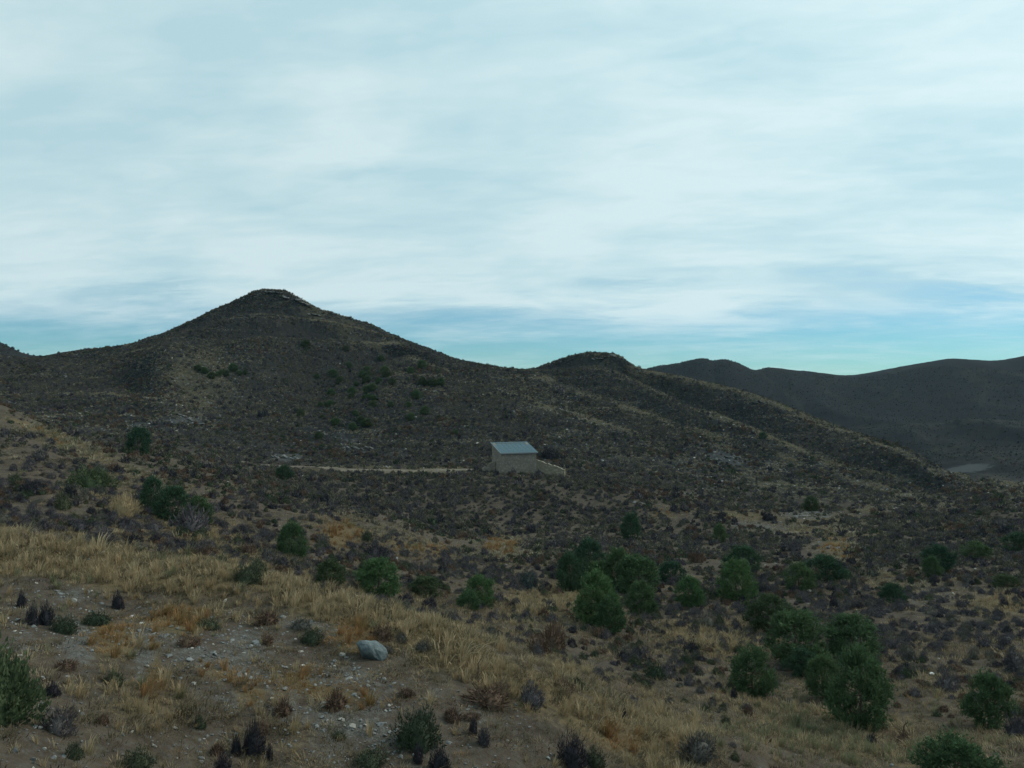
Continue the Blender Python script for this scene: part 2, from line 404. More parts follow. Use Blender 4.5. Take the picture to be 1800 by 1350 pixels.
def plant_mat(name, stops, trans=0.25, noise_amt=0.35, scale=2.0, spec=0.1):
    """leaf or straw colour that differs from plant to plant and along each plant"""
    m, t, bs = mat(name)
    oi = t.n('ShaderNodeObjectInfo').outputs['Random']
    base = t.ramp(oi, stops)
    pos = t.n('ShaderNodeTexCoord').outputs['Object']
    nz = t.noise(pos, scale, 2, 0.6)
    k = t.n('ShaderNodeMapRange', inp={0: nz, 1: 0.25, 2: 0.75, 3: 1 - noise_amt, 4: 1 + noise_amt}).outputs[0]
    colr = t.n('ShaderNodeVectorMath', operation='SCALE', inp={0: base, 3: k}).outputs[0]
    t.link(colr, bs.inputs['Base Color'])
    bs.inputs['Specular IOR Level'].default_value = spec
    if trans > 0:
        tr = t.n('ShaderNodeBsdfTranslucent', inp={0: colr})
        mx = t.n('ShaderNodeMixShader', inp={0: trans, 1: bs.outputs[0], 2: tr.outputs[0]})
        o = [n for n in m.node_tree.nodes if n.type == 'OUTPUT_MATERIAL'][0]
        t.link(mx.outputs[0], o.inputs[0])
    return m


M = {}
M['pine_bright'] = plant_mat('pine_bright', [(0, (.070, .132, .058)), (1, (.084, .146, .062))], .2, .4, 5)
M['pine_mid'] = plant_mat('pine_mid', [(0, (.064, .112, .055)), (1, (.080, .126, .060))], .2, .4, 5)
M['pine_dark'] = plant_mat('pine_dark', [(0, (.042, .084, .054)), (1, (.052, .094, .054))], .15, .4, 5)
M['leaf_olive'] = plant_mat('leaf_olive', [(0, (.058, .088, .046)), (1, (.072, .096, .050))], .2, .4, 4)
M['leaf_grey'] = plant_mat('leaf_grey', [(0, (.055, .070, .070)), (1, (.065, .078, .074))], .1, .3, 4)
M['scrub_purple'] = plant_mat('scrub_purple', [(0, (.060, .058, .066)), (.35, (.084, .080, .087)), (.6, (.104, .097, .096)), (.8, (.074, .080, .066)), (1, (.14, .128, .105))], .1, .35, 3)
M['scrub_hill'] = plant_mat('scrub_hill', [(0, (.064, .066, .054)), (.5, (.092, .090, .068)), (1, (.135, .125, .090))], .1, .3, 3)
M['scrub_dark'] = plant_mat('scrub_dark', [(0, (.030, .033, .040)), (1, (.046, .043, .050))], .08, .3, 4)
M['scrub_green'] = plant_mat('scrub_green', [(0, (.040, .058, .038)), (1, (.068, .078, .048))], .12, .3, 4)
M['scrub_brown'] = plant_mat('scrub_brown', [(0, (.085, .058, .044)), (1, (.13, .092, .066))], .1, .35, 4)
M['straw_pale'] = plant_mat('straw_pale', [(0, (.25, .20, .115)), (.5, (.35, .285, .175)), (1, (.29, .215, .12))], .3, .25, 3)
M['straw_far'] = plant_mat('straw_far', [(0, (.19, .17, .115)), (.5, (.29, .265, .19)), (1, (.22, .19, .125))], .3, .25, 3)
M['straw_orange'] = plant_mat('straw_orange', [(0, (.22, .125, .055)), (.5, (.29, .18, .085)), (1, (.20, .14, .06))], .3, .25, 3)
M['straw_green'] = plant_mat('straw_green', [(0, (.14, .150, .085)), (1, (.21, .21, .125))], .3, .25, 3)

M['turf'] = plant_mat('turf', [(0, (.085, .072, .045)), (.4, (.13, .105, .062)), (.7, (.10, .090, .058)), (1, (.17, .135, .08))], .2, .3, 2)
m, t, bs = mat('bark'); M['bark'] = m
nz = t.noise(t.n('ShaderNodeTexCoord').outputs['Object'], 18, 4)
t.link(t.ramp(nz, [(.3, (.05, .038, .03)), (.7, (.12, .095, .075))]), bs.inputs['Base Color'])


def stone_mat(name, c0, c1, c2, sc=3.0):
    m, t, bs = mat(name)
    oi = t.n('ShaderNodeObjectInfo').outputs['Random']
    pos = t.n('ShaderNodeTexCoord').outputs['Object']
    nz = t.noise(pos, sc, 6, 0.65, 0.4)
    fine = t.noise(pos, sc * 7, 4, 0.6)
    c = t.mix(t.ramp(nz, [(.35, 0.0), (.65, 1.0)]), c0, c1)
    c = t.mix(t.ramp(fine, [(.55, 0.0), (.75, .55)]), c, c2)
    k = t.math('MULTIPLY_ADD', oi, 0.5, 0.75)
    t.link(t.n('ShaderNodeVectorMath', operation='SCALE', inp={0: c, 3: k}).outputs[0], bs.inputs['Base Color'])
    b = t.n('ShaderNodeBump', inp={'Strength': .5, 'Distance': .05, 'Height': fine})
    t.link(b.outputs[0], bs.inputs['Normal'])
    bs.inputs['Roughness'].default_value = 0.75
    bs.inputs['Specular IOR Level'].default_value = 0.25
    return m


M['stone'] = stone_mat('stone', (.13, .145, .15), (.22, .235, .23), (.09, .095, .09))
M['stone_pale'] = stone_mat('stone_pale', (.30, .30, .27), (.42, .41, .37), (.20, .19, .17))
M['stone_white'] = stone_mat('stone_white', (.55, .53, .48), (.72, .70, .66), (.35, .33, .30))
M['boulder'] = stone_mat('boulder', (.066, .090, .098), (.14, .178, .186), (.028, .036, .040), 4.0)
M['outcrop'] = stone_mat('outcrop', (.07, .075, .075), (.13, .135, .13), (.04, .04, .038), 1.2)

# ground
m, t, bs = mat('hillside_soil'); M['ground'] = m
at = t.n('ShaderNodeVertexColor', layer_name='cover')
sp = t.n('ShaderNodeSeparateColor', inp={0: at.outputs[0]})
gp = t.n('ShaderNodeNewGeometry').outputs['Position']
n1 = t.noise(gp, 0.9, 6, .65); n2 = t.noise(gp, 6.0, 5, .65); n3 = t.noise(gp, 0.06, 5, .6); n4 = t.noise(gp, 28., 3, .6); n5 = t.noise(gp, 0.35, 5, .7)
earth = t.mix(t.ramp(n1, [(.35, 0.), (.65, 1.)]), (.048, .040, .031), (.086, .071, .054))
earth = t.mix(t.ramp(n2, [(.45, 0.), (.7, .7)]), earth, (.095, .090, .080))
grav = t.mix(t.ramp(n2, [(.35, 0.), (.65, 1.)]), (.050, .049, .043), (.098, .096, .086))
grav = t.mix(t.ramp(n4, [(.5, 0.), (.7, .6)]), grav, (.19, .195, .19))
litter = t.mix(t.ramp(n2, [(.3, 0.), (.7, 1.)]), (.075, .060, .036), (.135, .108, .062))


def edge(a, n, k=0.5):
    return t.n('ShaderNodeMapRange', interpolation_type='SMOOTHSTEP', inp={0: t.math('ADD', a, t.math('MULTIPLY_ADD', n, k, -k * .5)), 1: .3, 2: .6, 3: 0., 4: 1.}).outputs[0]


mixn = t.math('ADD', t.math('MULTIPLY', n1, .6), t.math('MULTIPLY', n2, .4))
g = t.mix(edge(sp.outputs[0], mixn, 1.5), earth, litter)
g = t.mix(edge(sp.outputs[1], mixn, 1.5), g, grav)
farc = t.mix(t.ramp(n3, [(.35, 0.), (.65, 1.)]), (.016, .019, .021), (.027, .028, .027))
farc = t.mix(t.ramp(n5, [(.52, 0.), (.7, .6)]), farc, (.048, .046, .040))
farc = t.mix(t.ramp(t.noise(gp, 1.1, 3, .7), [(.5, 0.), (.62, .6)]), farc, (.009, .012, .013))
farc = t.mix(edge(sp.outputs[0], n5, 2.0), farc, (.044, .044, .035))
farc = t.mix(edge(sp.outputs[1], n5, 1.6), farc, t.mix(at.outputs[1], (.046, .050, .051), (.080, .090, .095)))
vfar = t.n('ShaderNodeMapRange', inp={0: at.outputs[1], 1: 0., 2: 1., 3: 1., 4: .6}).outputs[0]
farc = t.n('ShaderNodeVectorMath', operation='SCALE', inp={0: farc, 3: vfar}).outputs[0]
g = t.mix(sp.outputs[2], g, farc)
t.link(g, bs.inputs['Base Color'])
hgt = t.math('ADD', t.math('MULTIPLY', n2, .5), t.math('MULTIPLY', n4, .25))
t.link(t.n('ShaderNodeBump', inp={'Strength': .8, 'Distance': .12, 'Height': hgt}).outputs[0], bs.inputs['Normal'])
bs.inputs['Specular IOR Level'].default_value = 0.03

m, t, bs = mat('track_dirt'); M['track'] = m
gp = t.n('ShaderNodeNewGeometry').outputs['Position']
t.link(t.mix(t.ramp(t.noise(gp, .8, 6, .65), [(.35, 0.), (.65, 1.)]), (.085, .074, .055), (.155, .135, .102)), bs.inputs['Base Color'])


def wall_mat(name, c0, c1, c2):
    m, t, bs = mat(name)
    gp = t.n('ShaderNodeTexCoord').outputs['Object']
    vo = t.n('ShaderNodeTexVoronoi', inp={'Vector': gp, 'Scale': 2.4})
    sc = t.n('ShaderNodeSeparateColor', inp={0: vo.outputs['Color']})
    nz = t.noise(gp, 1.1, 6, .7, .5)
    c = t.mix(sc.outputs[0], c0, c1)
    c = t.mix(t.ramp(nz, [(.45, 0.), (.62, .8)]), c, c2)
    c = t.mix(t.ramp(vo.outputs['Distance'], [(.30, 0.), (.55, .35)]), c, (.12, .11, .09))
    t.link(c, bs.inputs['Base Color'])
    t.link(t.n('ShaderNodeBump', invert=True, inp={'Strength': 1., 'Distance': .08, 'Height': vo.outputs['Distance']}).outputs[0], bs.inputs['Normal'])
    return m


M['wall'] = wall_mat('hut_masonry', (.17, .155, .13), (.27, .245, .205), (.21, .195, .165))
M['ruin'] = wall_mat('ruined_masonry', (.19, .175, .13), (.28, .255, .185), (.23, .21, .16))
m, t, bs = mat('roof_metal'); M['roof'] = m
gp = t.n('ShaderNodeTexCoord').outputs['Object']
t.link(t.mix(t.ramp(t.noise(gp, 1.6, 5, .6), [(.35, 0.), (.65, 1.)]), (.066, .118, .142), (.098, .155, .178)), bs.inputs['Base Color'])
bs.inputs['Roughness'].default_value = .5
bs.inputs['Metallic'].default_value = .25
m, t, bs = mat('roof_edge'); M['edge'] = m
bs.inputs['Base Color'].default_value = (.22, .25, .26, 1)


# ------------------------------------------------------------------ object helpers
def tag(o, label=None, cat=None, group=None, kind=None):
    for k, v in (('label', label), ('category', cat), ('group', group), ('kind', kind)):
        if v:
            o[k] = v
    return o


def mesh_np(name, V, Fc, mats=None, smooth=False):
    """Fc: (n,3) or (n,4) array of faces, or a list of such arrays"""
    me = bpy.data.meshes.new(name)
    V = np.asarray(V, np.float32)
    parts = Fc if isinstance(Fc, list) else [Fc]
    parts = [np.asarray(p, np.int32) for p in parts if len(p)]
    loops = np.concatenate([p.ravel() for p in parts])
    tot = np.concatenate([np.full(len(p), p.shape[1], np.int32) for p in parts])
    me.vertices.add(len(V)); me.vertices.foreach_set('co', V.ravel())
    me.loops.add(len(loops)); me.loops.foreach_set('vertex_index', loops)
    me.polygons.add(len(tot))
    st = np.concatenate([[0], np.cumsum(tot)[:-1]]).astype(np.int32)
    me.polygons.foreach_set('loop_start', st); me.polygons.foreach_set('loop_total', tot)
    if smooth:
        me.polygons.foreach_set('use_smooth', np.ones(len(tot), bool))
    me.update(calc_edges=True)
    for mm in ([mats] if mats is not None and not isinstance(mats, list) else mats or []):
        me.materials.append(mm)
    return me


def obj(name, data, parent=None, loc=None):
    o = bpy.data.objects.new(name, data)
    COL.objects.link(o)
    if parent is not None:
        o.parent = parent
    if loc is not None:
        o.location = loc
    return o


def bm_mesh(name, bm, m, smooth=False):
    me = bpy.data.meshes.new(name)
    bmesh.ops.recalc_face_normals(bm, faces=bm.faces)
    bm.to_mesh(me); bm.free()
    if m is not None:
        me.materials.append(m)
    if smooth:
        for p in me.polygons:
            p.use_smooth = True
    return me


# ------------------------------------------------------------------ the land
def make_ground():
    az = np.concatenate([np.radians(np.linspace(-37, 37, 660)), np.radians(np.linspace(37, 323, 72))[1:-1]])
    rr = [0.6]
    while rr[-1] < 6900:
        r = rr[-1]
        rr.append(r * (1.05 if r < 5 else 1.014 if r < 60 else 1.0085 if r < 460 else 1.013 if r < 1400 else 1.06))
    rr = np.array(rr)
    A, R = np.meshgrid(az, rr, indexing='ij')
    x = R * np.sin(A); y = R * np.cos(A); z = H(x, y)
    na, nr = A.shape
    V = np.stack([x.ravel(), y.ravel(), z.ravel()], 1)
    idx = np.arange(na * nr).reshape(na, nr)
    nx = np.roll(idx, -1, axis=0)
    Q = np.stack([idx[:, :-1].ravel(), idx[:, 1:].ravel(), nx[:, 1:].ravel(), nx[:, :-1].ravel()], 1)
    V = np.concatenate([V, [[0, 0, -1.66]]])
    T = np.stack([idx[:, 0], nx[:, 0], np.full(na, na * nr)], 1)
    me = mesh_np('hillside', V, [Q[:, ::-1], T[:, ::-1]], M['ground'], True)
    straw, orange, scree, purple, pale, px, py, r = zones(V[:, 0], V[:, 1], V[:, 2])
    far = sstep(110, 190, r)
    rid = 1 - np.abs(perlin(V[:, 0] / 120, V[:, 1] / 170, 33)) * 2.2
    fold_tone = np.clip(rid, 0, 1) ** 4 * .5 + .35 * np.clip(fbm(V[:, 0], V[:, 1], 90, 4, 31), 0, 1)  # ridges painted paler to stand in for light on the folds, plus random tone
    for ln, wt in FARLIT:
        fold_tone = np.maximum(fold_tone, wt * band(px, py, ln, 2.4))
    c = np.zeros((len(V), 4), np.float32)
    c[:, 0] = np.clip(np.maximum(np.maximum(straw, orange), pale) * .95 + sstep(450, 600, r) * fold_tone, 0, 1)  # straw cover plus the light painted on crests and far ridges
    c[:, 1] = np.clip(scree, 0, 1); c[:, 2] = far; c[:, 3] = sstep(440, 560, r)
    ca = me.color_attributes.new('cover', 'FLOAT_COLOR', 'POINT')
    ca.data.foreach_set('color', c.ravel())
    o = obj('hillside', me)
    tag(o, kind='structure')
    if me.polygons[0].normal.z < 0:
        me.flip_normals()
    return o


make_ground()


def strip(name, pts, width, lift, m, n=5):
    P = [hit(*p) for p in pts]
    path = []
    for a, b in zip(P[:-1], P[1:]):
        k = max(2, int((b - a).length / 1.0))
        for i in range(k):
            path.append(a.lerp(b, i / k))
    path.append(P[-1])
    V = []; Q = []
    for i, p in enumerate(path):
        d = path[min(i + 1, len(path) - 1)] - path[max(i - 1, 0)]
        s = Vector((d.y, -d.x, 0)).normalized()
        wd = width * (0.9 + 0.7 * float(perlin(i * .09, 2.2, 40)))
        for k in range(n):
            q = p + s * ((k / (n - 1) - .5) * wd)
            V.append((q.x, q.y, float(H(q.x, q.y)) + lift * (0.2 if k in (0, n - 1) else 1)))
    for i in range(len(path) - 1):
        for k in range(n - 1):
            a = i * n + k
            Q.append((a, a + 1, a + n + 1, a + n))
    return tag(obj(name, mesh_np(name, V, np.array(Q), m, True)), kind='structure')


TRACK1 = [(425, 812), (440, 816), (520, 821), (600, 826), (680, 828), (760, 827), (835, 826)]
TRACK2 = [(-40, 700), (30, 708), (90, 716), (150, 727), (200, 738), (245, 750)]
strip('dirt_track', TRACK1, 4.6, .12, M['track'])
strip('terrace_bank', [(1375, 938), (1440, 934), (1505, 936)], 1.3, .12, M['track'])


# ------------------------------------------------------------------ plant meshes
def unit(v):
    return v / np.maximum(np.linalg.norm(v, axis=-1, keepdims=True), 1e-9)


def pine_crown(seed, m, nclump=105, ntuft=34, needles=4, shape=0.6, lump=0.8, nl=0.070, nw=0.0085):
    g = np.random.default_rng(seed)
    tcl = g.uniform(0.02, 0.97, nclump) ** 1.05
    env = 0.5 * np.sin(np.pi * np.clip(tcl, .01, .99) ** shape) ** 0.6
    phi = g.uniform(0, 2 * np.pi, nclump)
    ph = g.uniform(0, 6.28, 4)
    env = env * (1 + lump * (.16 * np.sin(2 * phi + ph[0] + 5 * tcl) + .12 * np.sin(3 * phi + ph[1] - 9 * tcl)))
    rad = env * g.uniform(.35, 1.0, nclump) ** .5
    C = np.stack([rad * np.cos(phi), rad * np.sin(phi), tcl], 1)
    cs = g.uniform(.05, .10, nclump)
    P = np.repeat(C, ntuft, 0) + g.normal(0, 1, (nclump * ntuft, 3)) * np.repeat(cs, ntuft)[:, None] * .75
    P[:, 2] = np.maximum(P[:, 2], 0.0)
    axis = P - np.array([0, 0, .25]); axis[:, 2] *= .6
    D = unit(unit(axis) * .7 + np.array([0, 0, .55]) + g.normal(0, .45, P.shape))
    n = len(P)
    V = np.zeros((n * needles * 3, 3)); k = 0
    for j in range(needles):
        d = unit(D + g.normal(0, .42, D.shape))
        side = unit(np.cross(d, g.normal(0, 1, D.shape))) * nw * g.uniform(.7, 1.4, (n, 1))
        tip = P + d * nl * g.uniform(.6, 1.3, (n, 1))
        V[j * n * 3:(j + 1) * n * 3] = np.stack([P - side, P + side, tip], 1).reshape(-1, 3)
    return mesh_np('pine_crown', V, np.arange(len(V)).reshape(-1, 3), m)


def tube(V, Q, pts, rads, sides=6):
    b0 = len(V)
    for i, (p, r) in enumerate(zip(pts, rads)):
        d = (pts[min(i + 1, len(pts) - 1)] - pts[max(i - 1, 0)]).normalized()
        a = d.orthogonal().normalized(); b = d.cross(a)
        for k in range(sides):
            q = p + (a * math.cos(k * 6.2832 / sides) + b * math.sin(k * 6.2832 / sides)) * r
            V.append(tuple(q))
    for i in range(len(pts) - 1):
        for k in range(sides):
            Q.append((b0 + i * sides + k, b0 + i * sides + (k + 1) % sides, b0 + (i + 1) * sides + (k + 1) % sides, b0 + (i + 1) * sides + k))


def pine_trunk(seed):
    g = random.Random(seed); V = []; Q = []
    pts = [Vector((g.uniform(-.02, .02) * i, g.uniform(-.02, .02) * i, -.06 + i * .16)) for i in range(6)]
    tube(V, Q, pts, [.034, .03, .025, .019, .012, .006])
    for i in range(14):
        h = g.uniform(.05, .75); a = g.uniform(0, 6.28); L = .40 * math.sin(math.pi * max(.03, h) ** .6) ** .8
        s = Vector((0, 0, h)); e = Vector((math.cos(a) * L, math.sin(a) * L, h + g.uniform(.05, .16)))
        tube(V, Q, [s, s.lerp(e, .5) + Vector((0, 0, -.02)), e], [.010, .007, .003], 4)
    return mesh_np('pine_trunk', V, np.array(Q), M['bark'], True)


def shrub_mesh(seed, m, n=230, per=2, ll=.30, lw=.07, up=.25, flat=1.0, core=True, name='shrub'):
    g = np.random.default_rng(seed)
    d = unit(g.normal(0, 1, (n, 3))); d[:, 2] = np.abs(d[:, 2]) - .08
    d = unit(d)
    ph = g.uniform(0, 6.28, 3)
    az = np.arctan2(d[:, 1], d[:, 0])
    R = 1 + .16 * np.sin(2 * az + ph[0]) + .14 * np.sin(3 * az + 4 * d[:, 2] + ph[1]) + g.normal(0, .07, n)
    Vs = []
    for j in range(per):
        p = d * (R * g.uniform(.45, .86, n))[:, None]
        ax = unit(d * .8 + np.array([0, 0, up]) + g.normal(0, .4, d.shape))
        side = unit(np.cross(ax, g.normal(0, 1, d.shape))) * lw * g.uniform(.6, 1.4, (n, 1))
        tip = p + ax * ll * g.uniform(.6, 1.3, (n, 1))
        Vs.append(np.stack([p - side, p + side, tip], 1).reshape(-1, 3))
    V = np.concatenate(Vs); T = np.arange(len(V)).reshape(-1, 3)
    parts = [T]
    if core:
        k = 9; b = len(V); ring = []
        for zz, rr in ((-.12, .62), (.25, .62), (.5, .40)):
            for i in range(k):
                a = i * 6.2832 / k; q = rr * (1 + .15 * math.sin(3 * a + ph[2]))
                ring.append((q * math.cos(a), q * math.sin(a), zz))
        ring.append((0, 0, .64))
        V = np.concatenate([V, ring])
        Q = [(b + r * k + i, b + r * k + (i + 1) % k, b + (r + 1) * k + (i + 1) % k, b + (r + 1) * k + i) for r in range(2) for i in range(k)]
        parts += [np.array(Q), np.array([(b + 2 * k + i, b + 2 * k + (i + 1) % k, b + 3 * k) for i in range(k)])]
    V[:, 2] *= flat
    return mesh_np(name, V, parts, m)


def grass_mesh(seed, m, n=34, spread=.16, lean=.35, wid=.018, droop=.18):
    g = np.random.default_rng(seed)
    a = g.uniform(0, 6.28, n); rad = spread * np.sqrt(g.uniform(0, 1, n))
    B = np.stack([rad * np.cos(a), rad * np.sin(a), np.full(n, -.03)], 1)
    h = g.uniform(.45, 1.05, n)
    out_ = np.stack([np.cos(a), np.sin(a), np.zeros(n)], 1) * (lean * g.uniform(.1, 1.1, n))[:, None] + np.array([.12, 0, 0])
    mid = B + out_ * (h * .45)[:, None]; mid[:, 2] = h * .6
    tip = B + out_ * (h * 1.15)[:, None]; tip[:, 2] = h * (1 - droop * g.uniform(0, 1, n))
    s = unit(np.stack([-np.sin(a + g.normal(0, .8, n)), np.cos(a), np.zeros(n)], 1)) * wid
    V = np.concatenate([B - s, B + s, mid + s * .8, mid - s * .8, tip])
    i = np.arange(n)
    return mesh_np('grass', V, [np.stack([i, i + n, i + 2 * n, i + 3 * n], 1), np.stack([i + 3 * n, i + 2 * n, i + 4 * n], 1)], m)


def rock_mesh(seed, m, n=16, sq=(1, .8, .45), name='stone', bev=0.0):
    g = random.Random(seed); bm = bmesh.new()
    for i in range(n):
        v = Vector((g.gauss(0, 1), g.gauss(0, 1), g.gauss(0, 1))).normalized() * g.uniform(.75, 1.0)
        bm.verts.new((v.x * sq[0], v.y * sq[1], v.z * sq[2]))
    r = bmesh.ops.convex_hull(bm, input=bm.verts)
    bmesh.ops.delete(bm, geom=list({v for v in r['geom_unused'] + r['geom_interior'] if isinstance(v, bmesh.types.BMVert)}), context='VERTS')
    return bm_mesh(name, bm, m)


# ------------------------------------------------------------------ stone hut with a sloping sheet roof
def box_bm(bm, x0, x1, y0, y1, z0, z1, tops=None):
    """box; tops gives the four top heights at (x0,y0),(x1,y0),(x1,y1),(x0,y1)"""
    t4 = tops or (z1,) * 4
    vs = [bm.verts.new(p) for p in ((x0, y0, z0), (x1, y0, z0), (x1, y1, z0), (x0, y1, z0),
                                    (x0, y0, t4[0]), (x1, y0, t4[1]), (x1, y1, t4[2]), (x0, y1, t4[3]))]
    for f in ((0, 1, 2, 3), (4, 5, 6, 7), (0, 1, 5, 4), (1, 2, 6, 5), (2, 3, 7, 6), (3, 0, 4, 7)):
        bm.faces.new([vs[i] for i in f])


def make_hut():
    p = hit(881, 832)
    rz = math.radians(20)
    root = obj('stone_hut', None, loc=p); root.rotation_euler = (0, 0, rz)
    root.empty_display_size = .5
    tag(root, 'small stone hut with a sloping blue-grey sheet roof on the terrace below the hills', 'hut')
    L, D, hf, hb = 6.75, 5.1, 3.55, 5.0
    th = .45

    def wall(fn):
        bm = bmesh.new(); fn(bm)
        return obj('wall', bm_mesh('wall', bm, M['wall']), root)
    wall(lambda bm: box_bm(bm, 0, L, 0, th, -1.4, hf))
    wall(lambda bm: box_bm(bm, 0, L, D - th, D, -1.4, hb))
    s = (hb - hf) / (D - th)
    for x0 in (0, L - th):
        wall(lambda bm: box_bm(bm, x0, x0 + th, th, D - th, -1.4, 0, (hf + .0, hf + .0, hb, hb)))
    # roof: corrugated sheets side by side, running down the slope
    rf_bm = bmesh.new()
    box_bm(rf_bm, -.18, L + .22, -.36, -.28, hf - .12, hf + .1)
    roof = obj('roof', bm_mesh('roof_eave_board', rf_bm, M['edge']), root)
    nsh = 8; W0, W1 = -.18, L + .22; wsh = (W1 - W0) / nsh
    za = hf + .05 - s * .28; zb = hb + s * .25
    V = []; Q = []; k = 17
    for i in range(k):
        x = i / (k - 1) * (wsh + .02); zz = .03 * math.cos(i * math.pi / 2)
        V += [(x, -.28, za + zz), (x, D + .25, zb + zz)]
    for i in range(k - 1):
        Q.append((2 * i, 2 * i + 2, 2 * i + 3, 2 * i + 1))
    nv = len(V); V += [(a, b, c - .03) for a, b, c in V]
    Q += [tuple(q + nv for q in reversed(f)) for f in Q]
    shm = mesh_np('roof_sheet', V, np.array(Q), M['roof'])
    for i in range(nsh):
        o = obj('roof_sheet', shm, roof, (W0 + i * wsh, 0, .06 + .006 * (i % 2)))
    bm = bmesh.new()
    y0, y1 = -.30, D + .27
    vs = [bm.verts.new(q) for q in ((-.26, y0, za - .02), (-.19, y0, za - .02), (-.19, y0, za + .14), (-.26, y0, za + .14),
                                    (-.26, y1, zb - .02), (-.19, y1, zb - .02), (-.19, y1, zb + .14), (-.26, y1, zb + .14))]
    for f in ((0, 1, 2, 3), (4, 5, 6, 7), (0, 1, 5, 4), (1, 2, 6, 5), (2, 3, 7, 6), (3, 0, 4, 7)):
        bm.faces.new([vs[i] for i in f])
    obj('roof_trim', bm_mesh('roof_trim', bm, M['edge']), roof)
    return root, L, D


hut, HL, HD = make_hut()
hm = Matrix.Translation(hut.location) @ Matrix.Rotation(math.radians(20), 4, 'Z')
HUTC = hm @ Vector((HL / 2, HD / 2, 0))


def wall_run(name, a, b, h0, h1, th, m, seed, n=14, rough=.18):
    """free-standing dry wall from a to b whose broken top steps down from h0 to h1"""
    g = random.Random(seed); d = (b - a); d.z = 0; L = d.length; d.normalize(); s = Vector((-d.y, d.x, 0)) * th / 2
    bm = bmesh.new(); rows = []
    for i in range(n + 1):
        tt = i / n; p = a.lerp(b, tt); gz = float(H(p.x, p.y)); top = gz + h0 + (h1 - h0) * tt + g.uniform(-rough, rough)
        q = p - a
        rows.append([bm.verts.new((q + s * k).to_tuple()[:2] + (z - a.z,)) for k, z in ((-1, gz - 1.0), (1, gz - 1.0), (.85, top), (-.85, top))])
    for r0, r1 in zip(rows[:-1], rows[1:]):
        for k in range(4):
            bm.faces.new((r0[k], r0[(k + 1) % 4], r1[(k + 1) % 4], r1[k]))
    bm.faces.new(rows[0]); bm.faces.new(rows[-1][::-1])
    return obj(name, bm_mesh(name, bm, m), loc=a)


wa = hm @ Vector((HL + .02, .35, 0)); wb = hit(993, 838)
tag(wall_run('ruined_wall', wa, wb, 2.5, 1.25, .5, M['ruin'], 3, 16, .10), 'pale ruined stone wall stepping down beside the hut', 'wall')
wa = hm @ Vector((-.03, 3.2, 0)); wb = hm @ Vector((-2.4, 3.6, 0))
tag(wall_run('low_wall', wa, wb, 1.9, .5, .45, M['wall'], 5, 10, .2), 'low broken stone wall at the shaded end of the hut', 'wall')

# ------------------------------------------------------------------ pines and green bushes, one by one
CROWN = {}
SHAPES = [(11, .76, .9), (12, .70, 1.0), (13, .90, .8), (14, .78, 1.2), (15, .84, .9)]
TRUNKS = [pine_trunk(s) for s in (1, 2, 3)]


def crown_data(i, tint):
    if (i, tint) not in CROWN:
        if (i, 'base') not in CROWN:
            sd, shp, lu = SHAPES[i]
            CROWN[(i, 'base')] = pine_crown(sd, M['pine_mid'], shape=shp, lump=lu)
        CROWN[(i, tint)] = CROWN[(i, 'base')]
    return CROWN[(i, tint)]


def set_mat(o, m):
    o.material_slots[0].link = 'OBJECT'
    o.material_slots[0].material = m


KEEP = []          # (x, y, radius) of placed things that ground cover leaves free


def depth_of(p):
    return p.y


def pine(px, base, wpx, hpx, tint, label, var=0, cat='pine tree', group=None, push=0.0):
    p = hit(px, base)
    if push:
        k = 1 + push / p.length; q = Vector((p.x * k, p.y * k, 0)); p = Vector((q.x, q.y, float(H(q.x, q.y))))
    k = p.y / F
    w_, h_ = wpx * k, hpx * k
    root = obj('pine_tree', None, loc=(p.x, p.y, p.z - .03 * h_))
    root.empty_display_size = .2
    root.rotation_euler = (0, 0, rng.uniform(0, 6.28)); root.scale = (w_ * .97, w_ * .97, h_ * .97)
    tag(root, label, cat, group)
    o = obj('trunk', TRUNKS[var % 3], root)
    o = obj('crown', crown_data(var % 5, tint), root); set_mat(o, M[tint])
    KEEP.append((p.x, p.y, w_ * .42))
    return root


